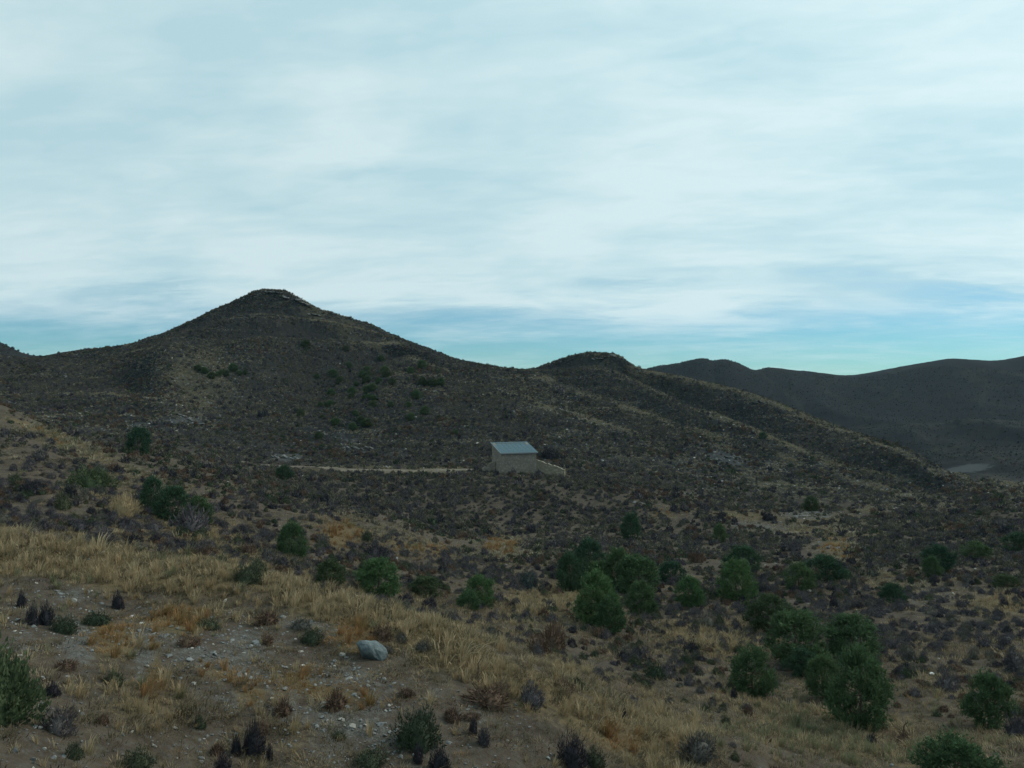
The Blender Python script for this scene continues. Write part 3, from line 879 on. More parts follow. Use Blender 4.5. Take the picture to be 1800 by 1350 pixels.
G1 = 'young pines clustered in the valley'
PINES = [
    (1050, 1096, 78, 92, 'pine_bright', 'tall round-topped pine at the front of the valley cluster behind the small pine', 0, G1),
    (1073, 1112, 54, 64, 'pine_mid', 'small rounded pine standing in front of the tall valley cluster pine', 2, G1),
    (1127, 1080, 54, 58, 'pine_mid', 'dark small pine just beside the tall front pine of the valley cluster', 3, G1),
    (1122, 1045, 80, 70, 'pine_mid', 'broad pine at the back of the valley cluster next to the dark low bush', 1, G1),
    (1085, 1032, 52, 68, 'pine_mid', 'slim pine at the back of the valley cluster between two broader ones', 2, G1),
    (1036, 1014, 62, 66, 'pine_dark', 'dark green pine topmost at the back of the valley cluster', 4, G1),
    (1002, 1038, 52, 68, 'pine_dark', 'dark pine on the grassy side of the valley cluster', 0, G1),
    (1015, 1040, 28, 26, 'pine_mid', 'very small round pine at the foot of the valley cluster by the dry grass', 2, G1),
    (1050, 1035, 50, 50, 'pine_mid', 'pine half hidden in the middle of the valley cluster', 1, G1),
    (1180, 1024, 48, 38, 'pine_dark', 'low dark pine bush on the bank edge behind the valley cluster', 1, G1),
    (1211, 1066, 52, 52, 'pine_bright', 'round bright pine standing apart between the valley cluster and the pair of pines', 4, None),
    (1108, 950, 36, 48, 'pine_dark', 'lone dark pine on the slope above the valley cluster', 2, None),
    (1295, 1053, 66, 70, 'pine_bright', 'bright bushy pine with a dark pine right behind it', 3, None),
    (1306, 1004, 58, 46, 'pine_dark', 'dark spreading pine right behind the bright bushy pine', 1, None),
    (1352, 1108, 78, 62, 'leaf_olive', 'olive green pine leaning behind the big grey-green pine', 3, None),
    (1405, 1040, 52, 50, 'pine_mid', 'small green pine below the dark wide pine bush on the far bank', 4, None),
    (1450, 1022, 64, 46, 'pine_dark', 'dark wide pine bush on the far bank under the ochre ledges', 1, None),
    (1398, 1165, 108, 92, 'pine_mid', 'big grey-green spreading pine in the middle of the lower grove', 1, None),
    (1497, 1155, 92, 74, 'pine_mid', 'broad pine beside the big grey-green pine in the lower grove', 3, None),
    (1412, 1190, 56, 50, 'pine_dark', 'low dark pine under the big grey-green pine of the lower grove', 2, None),
    (1322, 1220, 76, 84, 'pine_mid', 'bushy egg-shaped pine standing alone in the grass before the lower grove', 0, None),
    (1448, 1228, 66, 76, 'pine_mid', 'pine touching the tallest dark pine of the lower grove', 4, None),
    (1512, 1275, 104, 136, 'pine_mid', 'tallest dark pine of the lower grove with skirts to the ground', 0, None),
    (1738, 1280, 74, 96, 'pine_mid', 'upright pine with a pointed top alone in the pale grass by the frame edge', 2, None),
    (1650, 1004, 54, 46, 'pine_dark', 'dark round pine on the far bank with a lighter one before it', 3, None),
    (1638, 1016, 30, 38, 'pine_mid', 'small lighter pine before the dark round pine on the far bank', 2, None),
    (1715, 982, 46, 30, 'pine_mid', 'low green pine higher up the far bank', 4, None),
    (1790, 970, 46, 34, 'pine_dark', 'low dark pine at the upper edge of the far bank', 1, None),
    (1570, 1064, 42, 38, 'pine_dark', 'round dark bush-like pine on the bare rocky bank edge', 2, None),
    (1425, 898, 30, 26, 'leaf_olive', 'small green pine above the pale terrace bank', 0, None),
    (1265, 955, 24, 34, 'pine_mid', 'thin small green pine on the slope above the bright bushy pine', 2, None),
    (1341, 771, 13, 12, 'pine_dark', 'tiny dark pine alone on the spur of the second hill', 0, None),
    (1680, 1396, 130, 100, 'pine_mid', 'feathery green pine top at the lower edge of the photo in pale grass', 3, None),
    (1770, 1034, 46, 24, 'leaf_olive', 'pale green low pine on the far bank by the straw-coloured patch', 1, None),
    (665, 1048, 76, 66, 'pine_bright', 'bright green round pine above the pale crest grass and the boulder', 3, None),
    (580, 1034, 54, 50, 'leaf_olive', 'yellowish green bush-like pine beside the bright green round pine', 4, None),
    (748, 1048, 60, 36, 'leaf_olive', 'low flat green pine between the bright round pine and its neighbour', 1, None),
    (843, 1060, 56, 50, 'pine_bright', 'green pine on the slope with a lower one at its foot', 0, None),
    (824, 1074, 44, 34, 'pine_mid', 'low pine at the foot of the lone slope pine', 2, None),
    (513, 982, 54, 66, 'pine_mid', 'soft green pine on the scrubby slope above the dry crest', 0, None),
    (243, 799, 44, 48, 'pine_dark', 'dark pine silhouetted on the ridge below the pale outcrop', 3, None),
    (268, 896, 42, 58, 'pine_dark', 'first and slimmest of three dark pines in a row on the slope', 4, None),
    (305, 914, 58, 62, 'pine_dark', 'middle and widest of three dark pines in a row on the slope', 1, None),
    (350, 922, 46, 50, 'pine_mid', 'last and lightest of three dark pines in a row on the slope', 0, None),
    (500, 842, 28, 24, 'pine_dark', 'small dark pine beside the start of the dirt track', 2, None),
]
for (px, b, w_, h_, tint, lab, var, grp) in PINES:
    pine(px, b, w_, h_, tint, lab, var, group=grp)
# landmarks that single out the smaller things around them
LAND = [(-5, 1180, 'the big leafy bush'), (733, 1265, 'the round olive bush'), (653, 1137, 'the boulder'), (446, 1290, 'the tall black round shrub'), (60, 1075, 'the three upright dark shrubs'),
        (207, 1050, 'the lone black upright shrub'), (195, 1125, 'the orange grass tuft'), (300, 1100, 'the orange tufts at the crest'), (270, 1195, 'the orange stems'), (130, 1310, 'the small grey-green shrub'),
        (860, 1215, 'the wide brown heathery shrub'), (1006, 1312, 'the dark spreading shrub'), (958, 1120, 'the reddish brown dead pair'), (930, 1015, 'the round blue-grey shrub'), (1050, 1055, 'the tall front pine of the cluster'),
        (1122, 1010, 'the broad back pine of the cluster'), (1211, 1040, 'the round bright pine standing apart'), (1180, 1005, 'the low dark pine bush'), (1108, 925, 'the lone dark pine on the slope'), (1295, 1015, 'the bright bushy pine'),
        (1352, 1078, 'the leaning olive pine'), (1450, 1000, 'the dark wide pine bush'), (1398, 1120, 'the big grey-green pine'), (1497, 1115, 'the broad pine of the lower grove'), (1322, 1178, 'the egg-shaped pine'), (1512, 1205, 'the tallest dark pine'),
        (1738, 1230, 'the pointed pine'), (1645, 985, 'the dark round pine on the far bank'), (1715, 965, 'the low green pine of the far bank'), (1570, 1043, 'the bush-like pine on the bank edge'), (1680, 1325, 'the feathery pine at the lower edge'),
        (1638, 1186, 'the white stone'), (665, 1015, 'the bright green round pine'), (580, 1008, 'the yellowish bush-like pine'), (840, 1035, 'the lone slope pine'), (513, 950, 'the soft green slope pine'), (305, 885, 'the three dark pines'),
        (243, 775, 'the dark ridge pine'), (160, 832, 'the wide grey-green bush'), (110, 873, 'the dark round upper shrub'), (217, 880, 'the straw yellow dry bush'), (657, 965, 'the dark purple shrub'), (1228, 1300, 'the wide purple-grey shrub'), (1150, 1172, 'the olive round shrub'),
        (1425, 885, 'the small pine above the terrace bank'), (1265, 938, 'the thin small pine'), (905, 812, 'the hut'), (500, 830, 'the small pine by the track'), (1665, 1195, 'the round purple shrub by the white stone'), (435, 1000, 'the olive shrub behind the crest')]
USED = {}


def place_label(what, px, py, wpx, land=None):
    """which one it is: size, and where it stands from the landmark next to it"""
    near = sorted(land or LAND, key=lambda q: (q[0] - px) ** 2 + (1.5 * (q[1] - py)) ** 2)[:5]
    sz = 'large' if wpx > 26 else ('mid-sized' if wpx > 15 else 'small')
    best = None
    for far_ in range(len(near)):
        x, y, nm = near[far_]
        dx, dy = px - x, py - y
        d = math.hypot(dx, dy)
        how = 'close' if d < 55 else ('further' if d < 120 else 'well')
        side = ('right of' if dx > 0 else 'left of') if abs(dx) > 1.3 * abs(dy) else ('below' if dy > 0 else 'above')
        if .6 < abs(dx) / max(1, abs(dy)) < 1.3:
            side = ('below and ' if dy > 0 else 'above and ') + ('right of' if dx > 0 else 'left of')
        lab = f'{sz} {what} {how} {side} {nm}'.replace('low dark pine bush', 'dark pine bush').replace('above and', 'above').replace('below and', 'below')
        if best is None:
            best = lab
        if lab not in USED:
            USED[lab] = 1
            return lab
    return best


# small pines far up the hill
ORD = 'first second third fourth fifth sixth seventh eighth ninth tenth'.split()
LANDH = [(475, 510, 'the big summit'), (385, 660, 'the row of shoulder pines'), (905, 800, 'the hut'), (830, 665, 'the pale spur crest'), (630, 785, 'the scree ledge'), (505, 803, 'the long track outcrop'), (700, 600, 'the lit summit flank')]
GH = 'small dark pines scattered on the big hill'
for i in range(62):
    if i < 10:
        px, py = 346 + i * 9 + rng.uniform(-4, 4), 660 + rng.uniform(-9, 6)
        lab = ORD[i] + ' small pine counted from the track side in the row on the big hill shoulder'; grp = 'row of small pines on the hill shoulder'
        h_ = rng.uniform(7, 15)
    else:
        px, py = rng.normal(660, 75), rng.normal(700, 42)
        lab = None; grp = GH
        h_ = rng.uniform(7, 15)
    if i >= 10 and (py < 610 or not 500 < px < 850):
        continue
    lab = lab or place_label('dark pine on the hill', px, py, h_ * 1.6, LANDH)
    pine(px, py, h_ * 1.2, h_, 'pine_mid' if i % 3 else 'leaf_olive', lab, i, group=grp)

# ------------------------------------------------------------------ single shrubs of the near slope and beyond
SH = {
    'dark': [shrub_mesh(s, M['scrub_dark'], 900, 2, .17, .026, .45, 1.0) for s in (21, 22)],
    'green': [shrub_mesh(s, M['scrub_green'], 1100, 2, .13, .026, .3, .95) for s in (23, 24)],
    'purple': [shrub_mesh(s, M['scrub_purple'], 480, 2, .23, .030, .45, .95) for s in (25, 26, 27)],
    'brown': [shrub_mesh(s, M['scrub_brown'], 330, 2, .30, .04, .4, .9) for s in (28,)],
    'grey': [shrub_mesh(s, M['leaf_grey'], 420, 2, .2, .05, .4, .95) for s in (29,)],
    'leafy': [shrub_mesh(s, M['leaf_olive'], 1700, 2, .11, .026, .5, 1.0) for s in (30,)],
    'straw': [shrub_mesh(s, M['straw_pale'], 420, 2, .35, .02, .9, .95) for s in (33,)],
}


def shrub(px, base, wpx, hpx, kind, label, group=None, name='shrub', cat='shrub'):
    p = hit(px, base); k = p.y / F
    o = obj(name, SH[kind][int(rng.integers(len(SH[kind])))])
    o.location = (p.x, p.y, p.z - .01)
    o.rotation_euler = (0, 0, rng.uniform(0, 6.28)); o.scale = (wpx * k / 2.1, wpx * k / 2.1, hpx * k / 1.22)
    tag(o, label, cat, group)
    KEEP.append((p.x, p.y, wpx * k * .4))
    return o


for a in [
    (-18, 1262, 185, 165, 'leafy', 'big green leafy bush cut by the frame on the near scree slope'),
    (733, 1308, 96, 88, 'green', 'round dark olive bush alone on the gravel below the boulder'),
    (38, 1068, 22, 36, 'dark', 'uppermost of three upright dark shrubs by the pale scree'),
    (57, 1098, 24, 48, 'dark', 'narrow upright dark shrub touching a wider one by the pale scree'),
    (80, 1098, 30, 52, 'dark', 'widest of three upright dark shrubs by the pale scree'),
    (112, 1112, 50, 44, 'green', 'low dark green shrub downhill of the three upright ones'),
    (170, 1098, 55, 34, 'green', 'brownish green low shrub above the orange grass tuft'),
    (207, 1070, 26, 40, 'dark', 'black upright shrub alone beside flat pale stones'),
    (446, 1324, 46, 70, 'dark', 'tall black round shrub between two small ones on bare gravel'),
    (415, 1326, 22, 44, 'dark', 'small black shrub uphill side of the tall black round one'),
    (474, 1336, 14, 38, 'dark', 'thin black shrub downhill side of the tall black round one'),
    (392, 1362, 34, 50, 'dark', 'black shrub cut by the lower edge near the tall black round one'),
    (130, 1332, 36, 40, 'green', 'small grey-green shrub on bare gravel at the slope foot'),
    (125, 1262, 26, 22, 'brown', 'small brown shrub beside the big green leafy bush'),
    (180, 1272, 30, 24, 'brown', 'brown tufted shrub on the stony slope below the orange stems'),
    (92, 1222, 34, 30, 'dark', 'dark small shrub in the shade of the big green leafy bush'),
    (735, 1340, 24, 42, 'dark', 'black upright shrub just below the round olive bush'),
    (772, 1356, 42, 56, 'dark', 'black shrub at the lower edge below the round olive bush'),
    (832, 1290, 20, 38, 'dark', 'slim black shrub beside the brown heather patch'),
    (850, 1308, 26, 40, 'purple', 'small dull purple shrub next to the slim black one'),
    (1006, 1344, 58, 66, 'dark', 'dark spreading shrub at the foot of the golden grass slope'),
    (1046, 1348, 46, 44, 'green', 'olive shrub beside the dark spreading one by the golden grass'),
    (930, 1034, 42, 40, 'grey', 'round blue-grey shrub in the purple scrub of the valley'),
    (657, 980, 52, 32, 'dark', 'dark purple shrub on the slope above the bright round pine'),
    (646, 950, 28, 24, 'green', 'dark green shrub above the dark purple one on the slope'),
    (945, 1148, 46, 44, 'brown', 'reddish brown dead shrub, smaller of the pair near the pines'),
    (972, 1140, 62, 62, 'brown', 'reddish brown dead shrub, larger of the pair near the pines'),
    (946, 1152, 26, 30, 'purple', 'small purple-grey shrub at the foot of the reddish brown pair'),
    (1150, 1192, 44, 40, 'green', 'dark olive round shrub on the scrubby flat below the pines'),
    (435, 1022, 58, 44, 'green', 'dark olive shrub behind the crest of dry grass'),
    (110, 894, 36, 40, 'green', 'dark round shrub on the upper slope under the ridge'),
    (160, 856, 84, 46, 'leafy', 'wide grey-green bush on the upper slope under the ridge'),
    (217, 904, 56, 46, 'straw', 'straw yellow rounded dry bush beside three dark pines'),
    (1352, 914, 30, 18, 'dark', 'dark low shrub by the pale terrace bank'),
    (966, 806, 38, 24, 'dark', 'dark shrub growing behind the ruined wall of the hut'),
    (1280, 1240, 0, 0, None, None),
    (1315, 1258, 20, 26, 'brown', 'small dark brown shrub in the grass below the egg-shaped pine'),
    (1290, 1228, 14, 24, 'dark', 'little black shrub at the foot of the egg-shaped pine'),
    (1215, 1148, 30, 30, 'dark', 'dark shrub at the edge of the pale grass patch below the pines'),
    (1465, 1068, 16, 26, 'dark', 'small black upright shrub on the bare rocky bank'),
    (1790, 1300, 50, 60, 'purple', 'purple-grey shrub beside the pointed pine at the frame edge'),
    (1665, 1215, 52, 44, 'purple', 'purple-grey round shrub downhill of the white stone'),
    (1228, 1330, 76, 56, 'purple', 'wide purple-grey shrub between golden and pale grass'),
    (860, 1235, 90, 46, 'brown', 'wide brown heathery shrub among grey stones'),
    (935, 1238, 60, 48, 'purple', 'dark purple shrub beside the wide brown heathery one'),
    (990, 1215, 50, 30, 'brown', 'brown shrub at the edge of the golden grass slope'),
    (560, 1000, 24, 20, 'dark', 'dark shrub just uphill of the yellowish green bush-like pine'),
    (330, 1135, 44, 24, 'brown', 'dark brown low shrub on the scree above the stone heap'),
    (365, 1105, 46, 26, 'green', 'olive low shrub in the crest grass beside orange tufts'),
    (530, 1105, 44, 26, 'purple', 'purple low shrub in the crest grass above the gravel'),
]:
    if a[4]:
        shrub(*a)

# ------------------------------------------------------------------ boulder, stones, outcrops, sticks
def boulder():
    p = hit(653, 1156); k = p.y / F
    bm = bmesh.new(); bmesh.ops.create_icosphere(bm, subdivisions=5, radius=1.0)
    g = random.Random(4)
    planes = [(Vector((g.gauss(0, 1), g.gauss(0, 1), g.gauss(0, 1))).normalized(), g.uniform(.78, .95)) for _ in range(15)]
    for v in bm.verts:
        c = v.co.copy()
        for nrm, d in planes:
            e = c.dot(nrm) - d
            if e > 0:
                c -= nrm * e * .92
        n = float(perlin(c.x * 2.2 + 5, c.y * 2.2 + c.z * 1.7, 3)) * .05 + float(perlin(c.x * 6 + c.z * 5, c.y * 6, 4)) * .03 + float(perlin(c.x * 15, c.y * 15 + c.z * 13, 6)) * .012
        v.co = c * (1 + n)
    o = obj('boulder', bm_mesh('boulder', bm, M['boulder'], True))
    o.location = (p.x, p.y + .05, p.z + .12)
    o.scale = (30 * k, 21 * k, 18 * k); o.rotation_euler = (math.radians(-8), math.radians(30), math.radians(12))
    tag(o, 'large blue-grey boulder lying in the dry crest grass above the gravel', 'boulder')
    KEEP.append((p.x, p.y - .12, 34 * k))


boulder()
ROCK = [rock_mesh(60 + i, M['stone'], 15, (1, g_, f_)) for i, (g_, f_) in enumerate([(.8, .5), (.7, .35), (.9, .6), (.55, .4), (.75, .28), (.85, .45)])]
ROCKP = [rock_mesh(70 + i, M['stone_pale'], 15, (1, g_, f_)) for i, (g_, f_) in enumerate([(.8, .5), (.6, .35), (.7, .42)])]
ROCKW = rock_mesh(80, M['stone_white'], 15, (1, .55, .42))


def stone(px, py, wpx, data, label, group=None, cat='stone'):
    p = hit(px, py); k = p.y / F
    o = obj('stone', data); s = wpx * k / 2
    o.location = (p.x, p.y, p.z + s * .18); o.scale = (s, s, s)
    o.rotation_euler = (rng.uniform(-.3, .3), rng.uniform(-.3, .3), rng.uniform(-.6, .6))
    tag(o, label, cat, group)
    return o


stone(602, 1153, 17, ROCKP[0], 'small pale stone lying uphill of the big boulder on the gravel edge')
stone(1638, 1186, 17, ROCKW, 'white stone lying on bare brown ground among the far scrub')
stone(1738, 1150, 10, ROCKW, 'tiny white stone in dark scrub above the pointed pine')
stone(343, 966, 16, ROCKP[1], 'pale upright rock on the scrubby slope behind the crest grass')
stone(232, 1085, 14, ROCKW, 'flat white stone on the gravel above the orange stems')
stone(248, 1097, 10, ROCKP[0], 'small pale stone just below the flat white stone')
stone(258, 1172, 12, ROCKP[2], 'pale stone among grey rubble beside the orange stems')
stone(255, 1200, 13, ROCKP[1], 'rounded pale stone at the head of the orange stems')
stone(341, 1203, 13, ROCKP[0], 'whitish stone on the edge of a little gravel gully')
stone(95, 1288, 9, ROCKP[0], 'pale stone at the foot of the big leafy bush')
stone(78, 1318, 15, ROCKP[1], 'flat pale stone in the gravel below the big leafy bush')
stone(230, 1288, 12, ROCKP[2], 'pale stone beside the brown tufted shrub')
stone(695, 1286, 16, ROCK[0], 'grey stone at the uphill foot of the round olive bush')
stone(678, 1251, 11, ROCKP[1], 'small pale stone on the grey gravel above the round olive bush')
stone(600, 1267, 18, ROCKP[1], 'flat pale stone in the gravel uphill of the round olive bush')
stone(1320, 1212 + 4, 15, ROCKP[2], 'pale stone under the egg-shaped pine')
stone(1423, 1040, 11, ROCKP[0], 'pale block on the rocky bank edge below the green pine')
stone(1330, 1038, 10, ROCKP[1], 'pale block beside the bright bushy pine')
stone(1283, 985, 16, ROCKP[1], 'pale slab above the dark spreading pine')
stone(130, 1058, 22, ROCKP[1], 'long flat slab of pale rock above the brownish green shrub')
stone(180, 972, 10, ROCKP[2], 'pale stone on the upper slope among purple scrub')


SLAB = [rock_mesh(90 + i, M['outcrop'], 14, (1, .55, .28), 'slab') for i in range(4)]


def outcrop(px, py, wpx, n, label, tilt=.3, tall=1.0):
    p = hit(px, py); k = p.y / F
    root = obj('rock_outcrop', None, loc=p); root.empty_display_size = .3
    tag(root, label, 'rock outcrop')
    g = random.Random(int(px))
    for i in range(n):
        x = (i / max(1, n - 1) - .5) * wpx * k * .8; yy = g.uniform(-.6, .6) * wpx * k * .15
        o = obj('slab', SLAB[i % 4], root)
        z = float(H(p.x + x, p.y + yy)) - p.z
        s = wpx * k / n * g.uniform(.7, 1.2)
        o.location = (x, yy, z + .12 * s); o.scale = (s, s * g.uniform(.8, 1.3), s * tall * g.uniform(.7, 1.3))
        o.rotation_euler = (g.uniform(-.3, .3), tilt + g.uniform(-.2, .2), g.uniform(-.5, .5))


outcrop(245, 752, 34, 5, 'pale grey rock outcrop at the end of the hillside track above the dark ridge pine', .4, 1.1)
outcrop(505, 806, 58, 7, 'long pale rock outcrop just above the start of the track to the hut', .35, .8)
outcrop(330, 738, 58, 7, 'grey banded outcrop below the lit spur of the big hill', .1, .6)
outcrop(25, 710, 30, 4, 'pale rocks beside the hillside track near the frame edge', .3)
outcrop(1275, 806, 60, 8, 'grey broken outcrop on the spur between the two hills', .2, .6)
outcrop(1425, 908, 64, 7, 'grey rock band above the pale terrace bank', .1, .6)
outcrop(630, 790, 60, 7, 'pale scree ledge on the foot of the big hill above the track', .5, .5)
outcrop(1480, 965, 50, 5, 'ochre ledges on the bank above the dark wide pine bush', .1, .5)
outcrop(1130, 886, 40, 5, 'low grey ledge on the slope in front of the hut terrace', .1, .5)


outcrop(488, 516, 44, 7, 'rocky cap on the very top of the big hill', .2, .7)
outcrop(545, 549, 52, 7, 'broken rocks down the lit flank just beside the big hill top', .3, .6)
outcrop(1060, 628, 44, 6, 'pale rocky cap on the top of the second smaller hill', .1, .5)
outcrop(880, 687, 40, 6, 'upper rock band on the pale spur crest above the hut', .3, .5)
outcrop(985, 722, 50, 7, 'lower rock band on the pale spur crest above the hut', .3, .5)
outcrop(1340, 708, 40, 6, 'small rocks on the skyline spur of the second hill', .3, .5)


def stick(pts, label, r0):
    P = [hit(*pts[0])]; k = P[0].y / F
    for (x, y) in pts[1:]:
        P.append(P[0] + Vector(((x - pts[0][0]) * k, rng.uniform(-.1, .1), -(y - pts[0][1]) * k)))
    V = []; Q = []
    tube(V, Q, [q - P[0] for q in P], [r0 * (1 - .6 * i / (len(P) - 1)) for i in range(len(P))], 6)
    o = obj('dead_branch', mesh_np('dead_branch', V, np.array(Q), M['bark'], True), loc=P[0])
    tag(o, label, 'branch')


stick([(1331, 1285), (1338, 1276), (1344, 1272), (1353, 1273)], 'bent dead branch sticking up from the pale grass below the egg-shaped pine', .03)
stick([(1587, 1300), (1588, 1286), (1591, 1276), (1593, 1268)], 'thin upright dead stem in pale grass below the tallest dark pine', .028)
stick([(838, 1190), (842, 1180), (840, 1168), (846, 1160)], 'pale curved dead stem in the crest grass downhill of the boulder', .02)

# ------------------------------------------------------------------ ground cover
KP = np.array(KEEP)


def sample(r0, r1, dens, half=36.0):
    a = math.radians(half)
    n = int(dens * a * (r1 * r1 - r0 * r0))
    r = np.sqrt(rng.uniform(r0 * r0, r1 * r1, n)); az = rng.uniform(-a, a, n)
    return r * np.sin(az), r * np.cos(az)


def free(x, y, k=1.0):
    ok = np.ones(len(x), bool)
    for cx, cy, rad in KP:
        ok &= (x - cx) ** 2 + (y - cy) ** 2 > (rad * k) ** 2
    c, s = math.cos(math.radians(20)), math.sin(math.radians(20))
    dx, dy = x - hut.location.x, y - hut.location.y
    u_, v_ = dx * c + dy * s, -dx * s + dy * c
    ok &= ~((u_ > -1.0) & (u_ < HL + .8) & (v_ > -2.2) & (v_ < HD + 1.0))
    ok &= ~((u_ > HL) & (u_ < HL + 6) & (v_ > -5) & (v_ < 1.5))
    return ok


def track_free(px, py, r):
    return ~(((band(px, py, TRACK1, 1.6) > .55) & (r > 120)) |
             ((px > 1655) & (px < 1745) & (py > 810) & (py < 838) & (r > 400)))


def gather(bands, prob, hgt):
    """bands: (r0, r1, density per square metre); prob: chance of growing there"""
    out_ = []
    for r0, r1, d in bands:
        x, y = sample(r0, r1, d); z = H(x, y)
        zs = zones(x, y, z)
        ok = rng.uniform(0, 1, len(x)) < prob(x, y, z, *zs)
        ok &= track_free(zs[5], zs[6], zs[7]) & visible(x, y, z, hgt)
        x, y, z = x[ok], y[ok], z[ok]
        ok = free(x, y); out_.append(np.stack([x[ok], y[ok], z[ok]], 1))
    return np.concatenate(out_)


def scatter(name, P, rot, scl, var, srcs, label=None):
    """one 'stuff' object: a cloud of points that carries one plant or stone per point"""
    me = bpy.data.meshes.new(name)
    me.vertices.add(len(P)); me.vertices.foreach_set('co', P.astype(np.float32).ravel())
    for nm, arr in (('rot', rot), ('scl', scl)):
        at_ = me.attributes.new(nm, 'FLOAT_VECTOR', 'POINT'); at_.data.foreach_set('vector', arr.astype(np.float32).ravel())
    at_ = me.attributes.new('var', 'INT', 'POINT'); at_.data.foreach_set('value', var.astype(np.int32))
    o = obj(name, me); tag(o, label, kind='stuff')
    ng = bpy.data.node_groups.new(name, 'GeometryNodeTree')
    ng.interface.new_socket('Geometry', in_out='INPUT', socket_type='NodeSocketGeometry')
    ng.interface.new_socket('Geometry', in_out='OUTPUT', socket_type='NodeSocketGeometry')
    N = ng.nodes; Lk = ng.links
    gi = N.new('NodeGroupInput'); go = N.new('NodeGroupOutput'); jn = N.new('GeometryNodeJoinGeometry')

    def attr(nm, typ):
        a = N.new('GeometryNodeInputNamedAttribute'); a.data_type = typ; a.inputs[0].default_value = nm
        return a.outputs[0]
    ar, as_, av = attr('rot', 'FLOAT_VECTOR'), attr('scl', 'FLOAT_VECTOR'), attr('var', 'INT')
    er = N.new('FunctionNodeEulerToRotation'); Lk.new(ar, er.inputs[0])
    for i, sdata in enumerate(srcs):
        so = bpy.data.objects.new(name + '_plant', sdata)
        oi = N.new('GeometryNodeObjectInfo'); oi.inputs['Object'].default_value = so; oi.inputs['As Instance'].default_value = True
        cp = N.new('FunctionNodeCompare'); cp.data_type = 'INT'; cp.operation = 'EQUAL'
        Lk.new(av, cp.inputs[2]); cp.inputs[3].default_value = i
        ip = N.new('GeometryNodeInstanceOnPoints')
        Lk.new(gi.outputs[0], ip.inputs['Points']); Lk.new(cp.outputs[0], ip.inputs['Selection'])
        Lk.new(oi.outputs['Geometry'], ip.inputs['Instance'])
        Lk.new(er.outputs[0], ip.inputs['Rotation']); Lk.new(as_, ip.inputs['Scale'])
        Lk.new(ip.outputs[0], jn.inputs[0])
    Lk.new(jn.outputs[0], go.inputs[0])
    md = o.modifiers.new('scatter', 'NODES'); md.node_group = ng
    return o


def euler(n, tilt=.15):
    return np.stack([rng.normal(0, tilt, n), rng.normal(0, tilt, n), rng.uniform(0, 6.283, n)], 1)


# --- scrub
def terrace(x, y, z):
    c = np.mod(z + 2.0 * perlin(x / 26, y / 26, 95), 5.2)
    return np.exp(-0.5 * ((c - 2.6) / .42) ** 2) * sstep(-.15, .25, perlin(x / 45, y / 45, 96))


def p_scrub(x, y, z, straw, orange, scree, purple, pale, px, py, r):
    n = fbm(x, y, 7.0, 3, 51); nb = fbm(x, y, 40, 2, 52)
    base = .48 + .7 * n + .25 * nb + .45 * purple - .6 * straw - .6 * orange - .55 * scree - .5 * pale
    near = (r < 26) * .20 + .5 * terrace(x, y, z) * sstep(130, 180, r)
    return np.clip(base - near, .02, 1)


P = gather([(7, 30, 2.2), (30, 70, 3.2), (70, 150, 3.4), (150, 300, 2.2), (300, 440, 2.2), (450, 1300, .15)], p_scrub, .6)
r = np.hypot(P[:, 0], P[:, 1])
zz = zones(P[:, 0], P[:, 1], P[:, 2])
nS = len(P)
size = np.exp(rng.normal(0, .32, nS)) * (.155 + .10 * sstep(22, 50, r) + .05 * sstep(70, 120, r) + .05 * sstep(130, 260, r) + .14 * sstep(450, 700, r))
hh = size * rng.uniform(.9, 1.7, nS)
tone = fbm(P[:, 0], P[:, 1], 18, 3, 55) + rng.normal(0, .35, nS) + .35 * zz[3]
tone = tone - .35 * (r < 26)
# 0..2 purple, 3 dark, 4 green, 5 brown, 6 low purple, 7 low green
kindv = np.where(tone > -.12, rng.integers(0, 3, nS), np.where(tone > -.27, 3, np.where(tone > -.5, 4, 5)))
LOW = [shrub_mesh(41, M['scrub_purple'], 60, 2, .42, .11, .5, .95), shrub_mesh(42, M['scrub_hill'], 60, 2, .42, .11, .5, .95)] + [shrub_mesh(43, M['scrub_green'], 60, 2, .4, .12, .4, .9), shrub_mesh(44, M['scrub_dark'], 60, 2, .42, .11, .5, 1.0)]
rank = np.argsort(-(size + hh) / r)
vis = np.abs(zz[5][rank] - 900) < 895
rank_v = rank[vis & (zz[6][rank] < 1345)]
single = rank_v[:215]
SRC = SH['purple'] + [SH['dark'][0], SH['green'][0], SH['brown'][0]]
REG = [('near stony slope', lambda a, b, d: d < 26 and a < 700), ('golden grass slope', lambda a, b, d: d < 26),
       ('scrubby flat below the pines', lambda a, b, d: a > 900 and b > 1060), ('bank behind the pines', lambda a, b, d: a > 900),
       ('slope behind the dry grass crest', lambda a, b, d: True)]
KN = {0: ('purple-grey', 'scrub'), 1: ('purple-grey', 'scrub'), 2: ('purple-grey', 'scrub'), 3: ('black-looking', 'scrub'), 4: ('olive green', 'scrub'), 5: ('reddish brown', 'scrub')}
for i in single:
    v = int(kindv[i])
    reg = next(nm for nm, f in REG if f(zz[5][i], zz[6][i], r[i]))
    o = obj('shrub', SRC[v]); o.location = (P[i, 0], P[i, 1], P[i, 2] - .02)
    o.rotation_euler = (rng.normal(0, .08), rng.normal(0, .08), rng.uniform(0, 6.28)); o.scale = (size[i], size[i], hh[i])
    tag(o, place_label(f'{KN[v][0]} shrub', zz[5][i], zz[6][i], size[i] * F / r[i]), 'shrub', f'{KN[v][0]} shrubs on the {reg}')
rest = np.setdiff1d(np.arange(nS), single)
farv = np.where(kindv <= 2, 6 + (np.arange(nS) % 2), np.where(kindv == 3, 9, np.where(kindv == 4, 8, 5)))
vv = np.where(r > 75, farv, kindv)[rest]
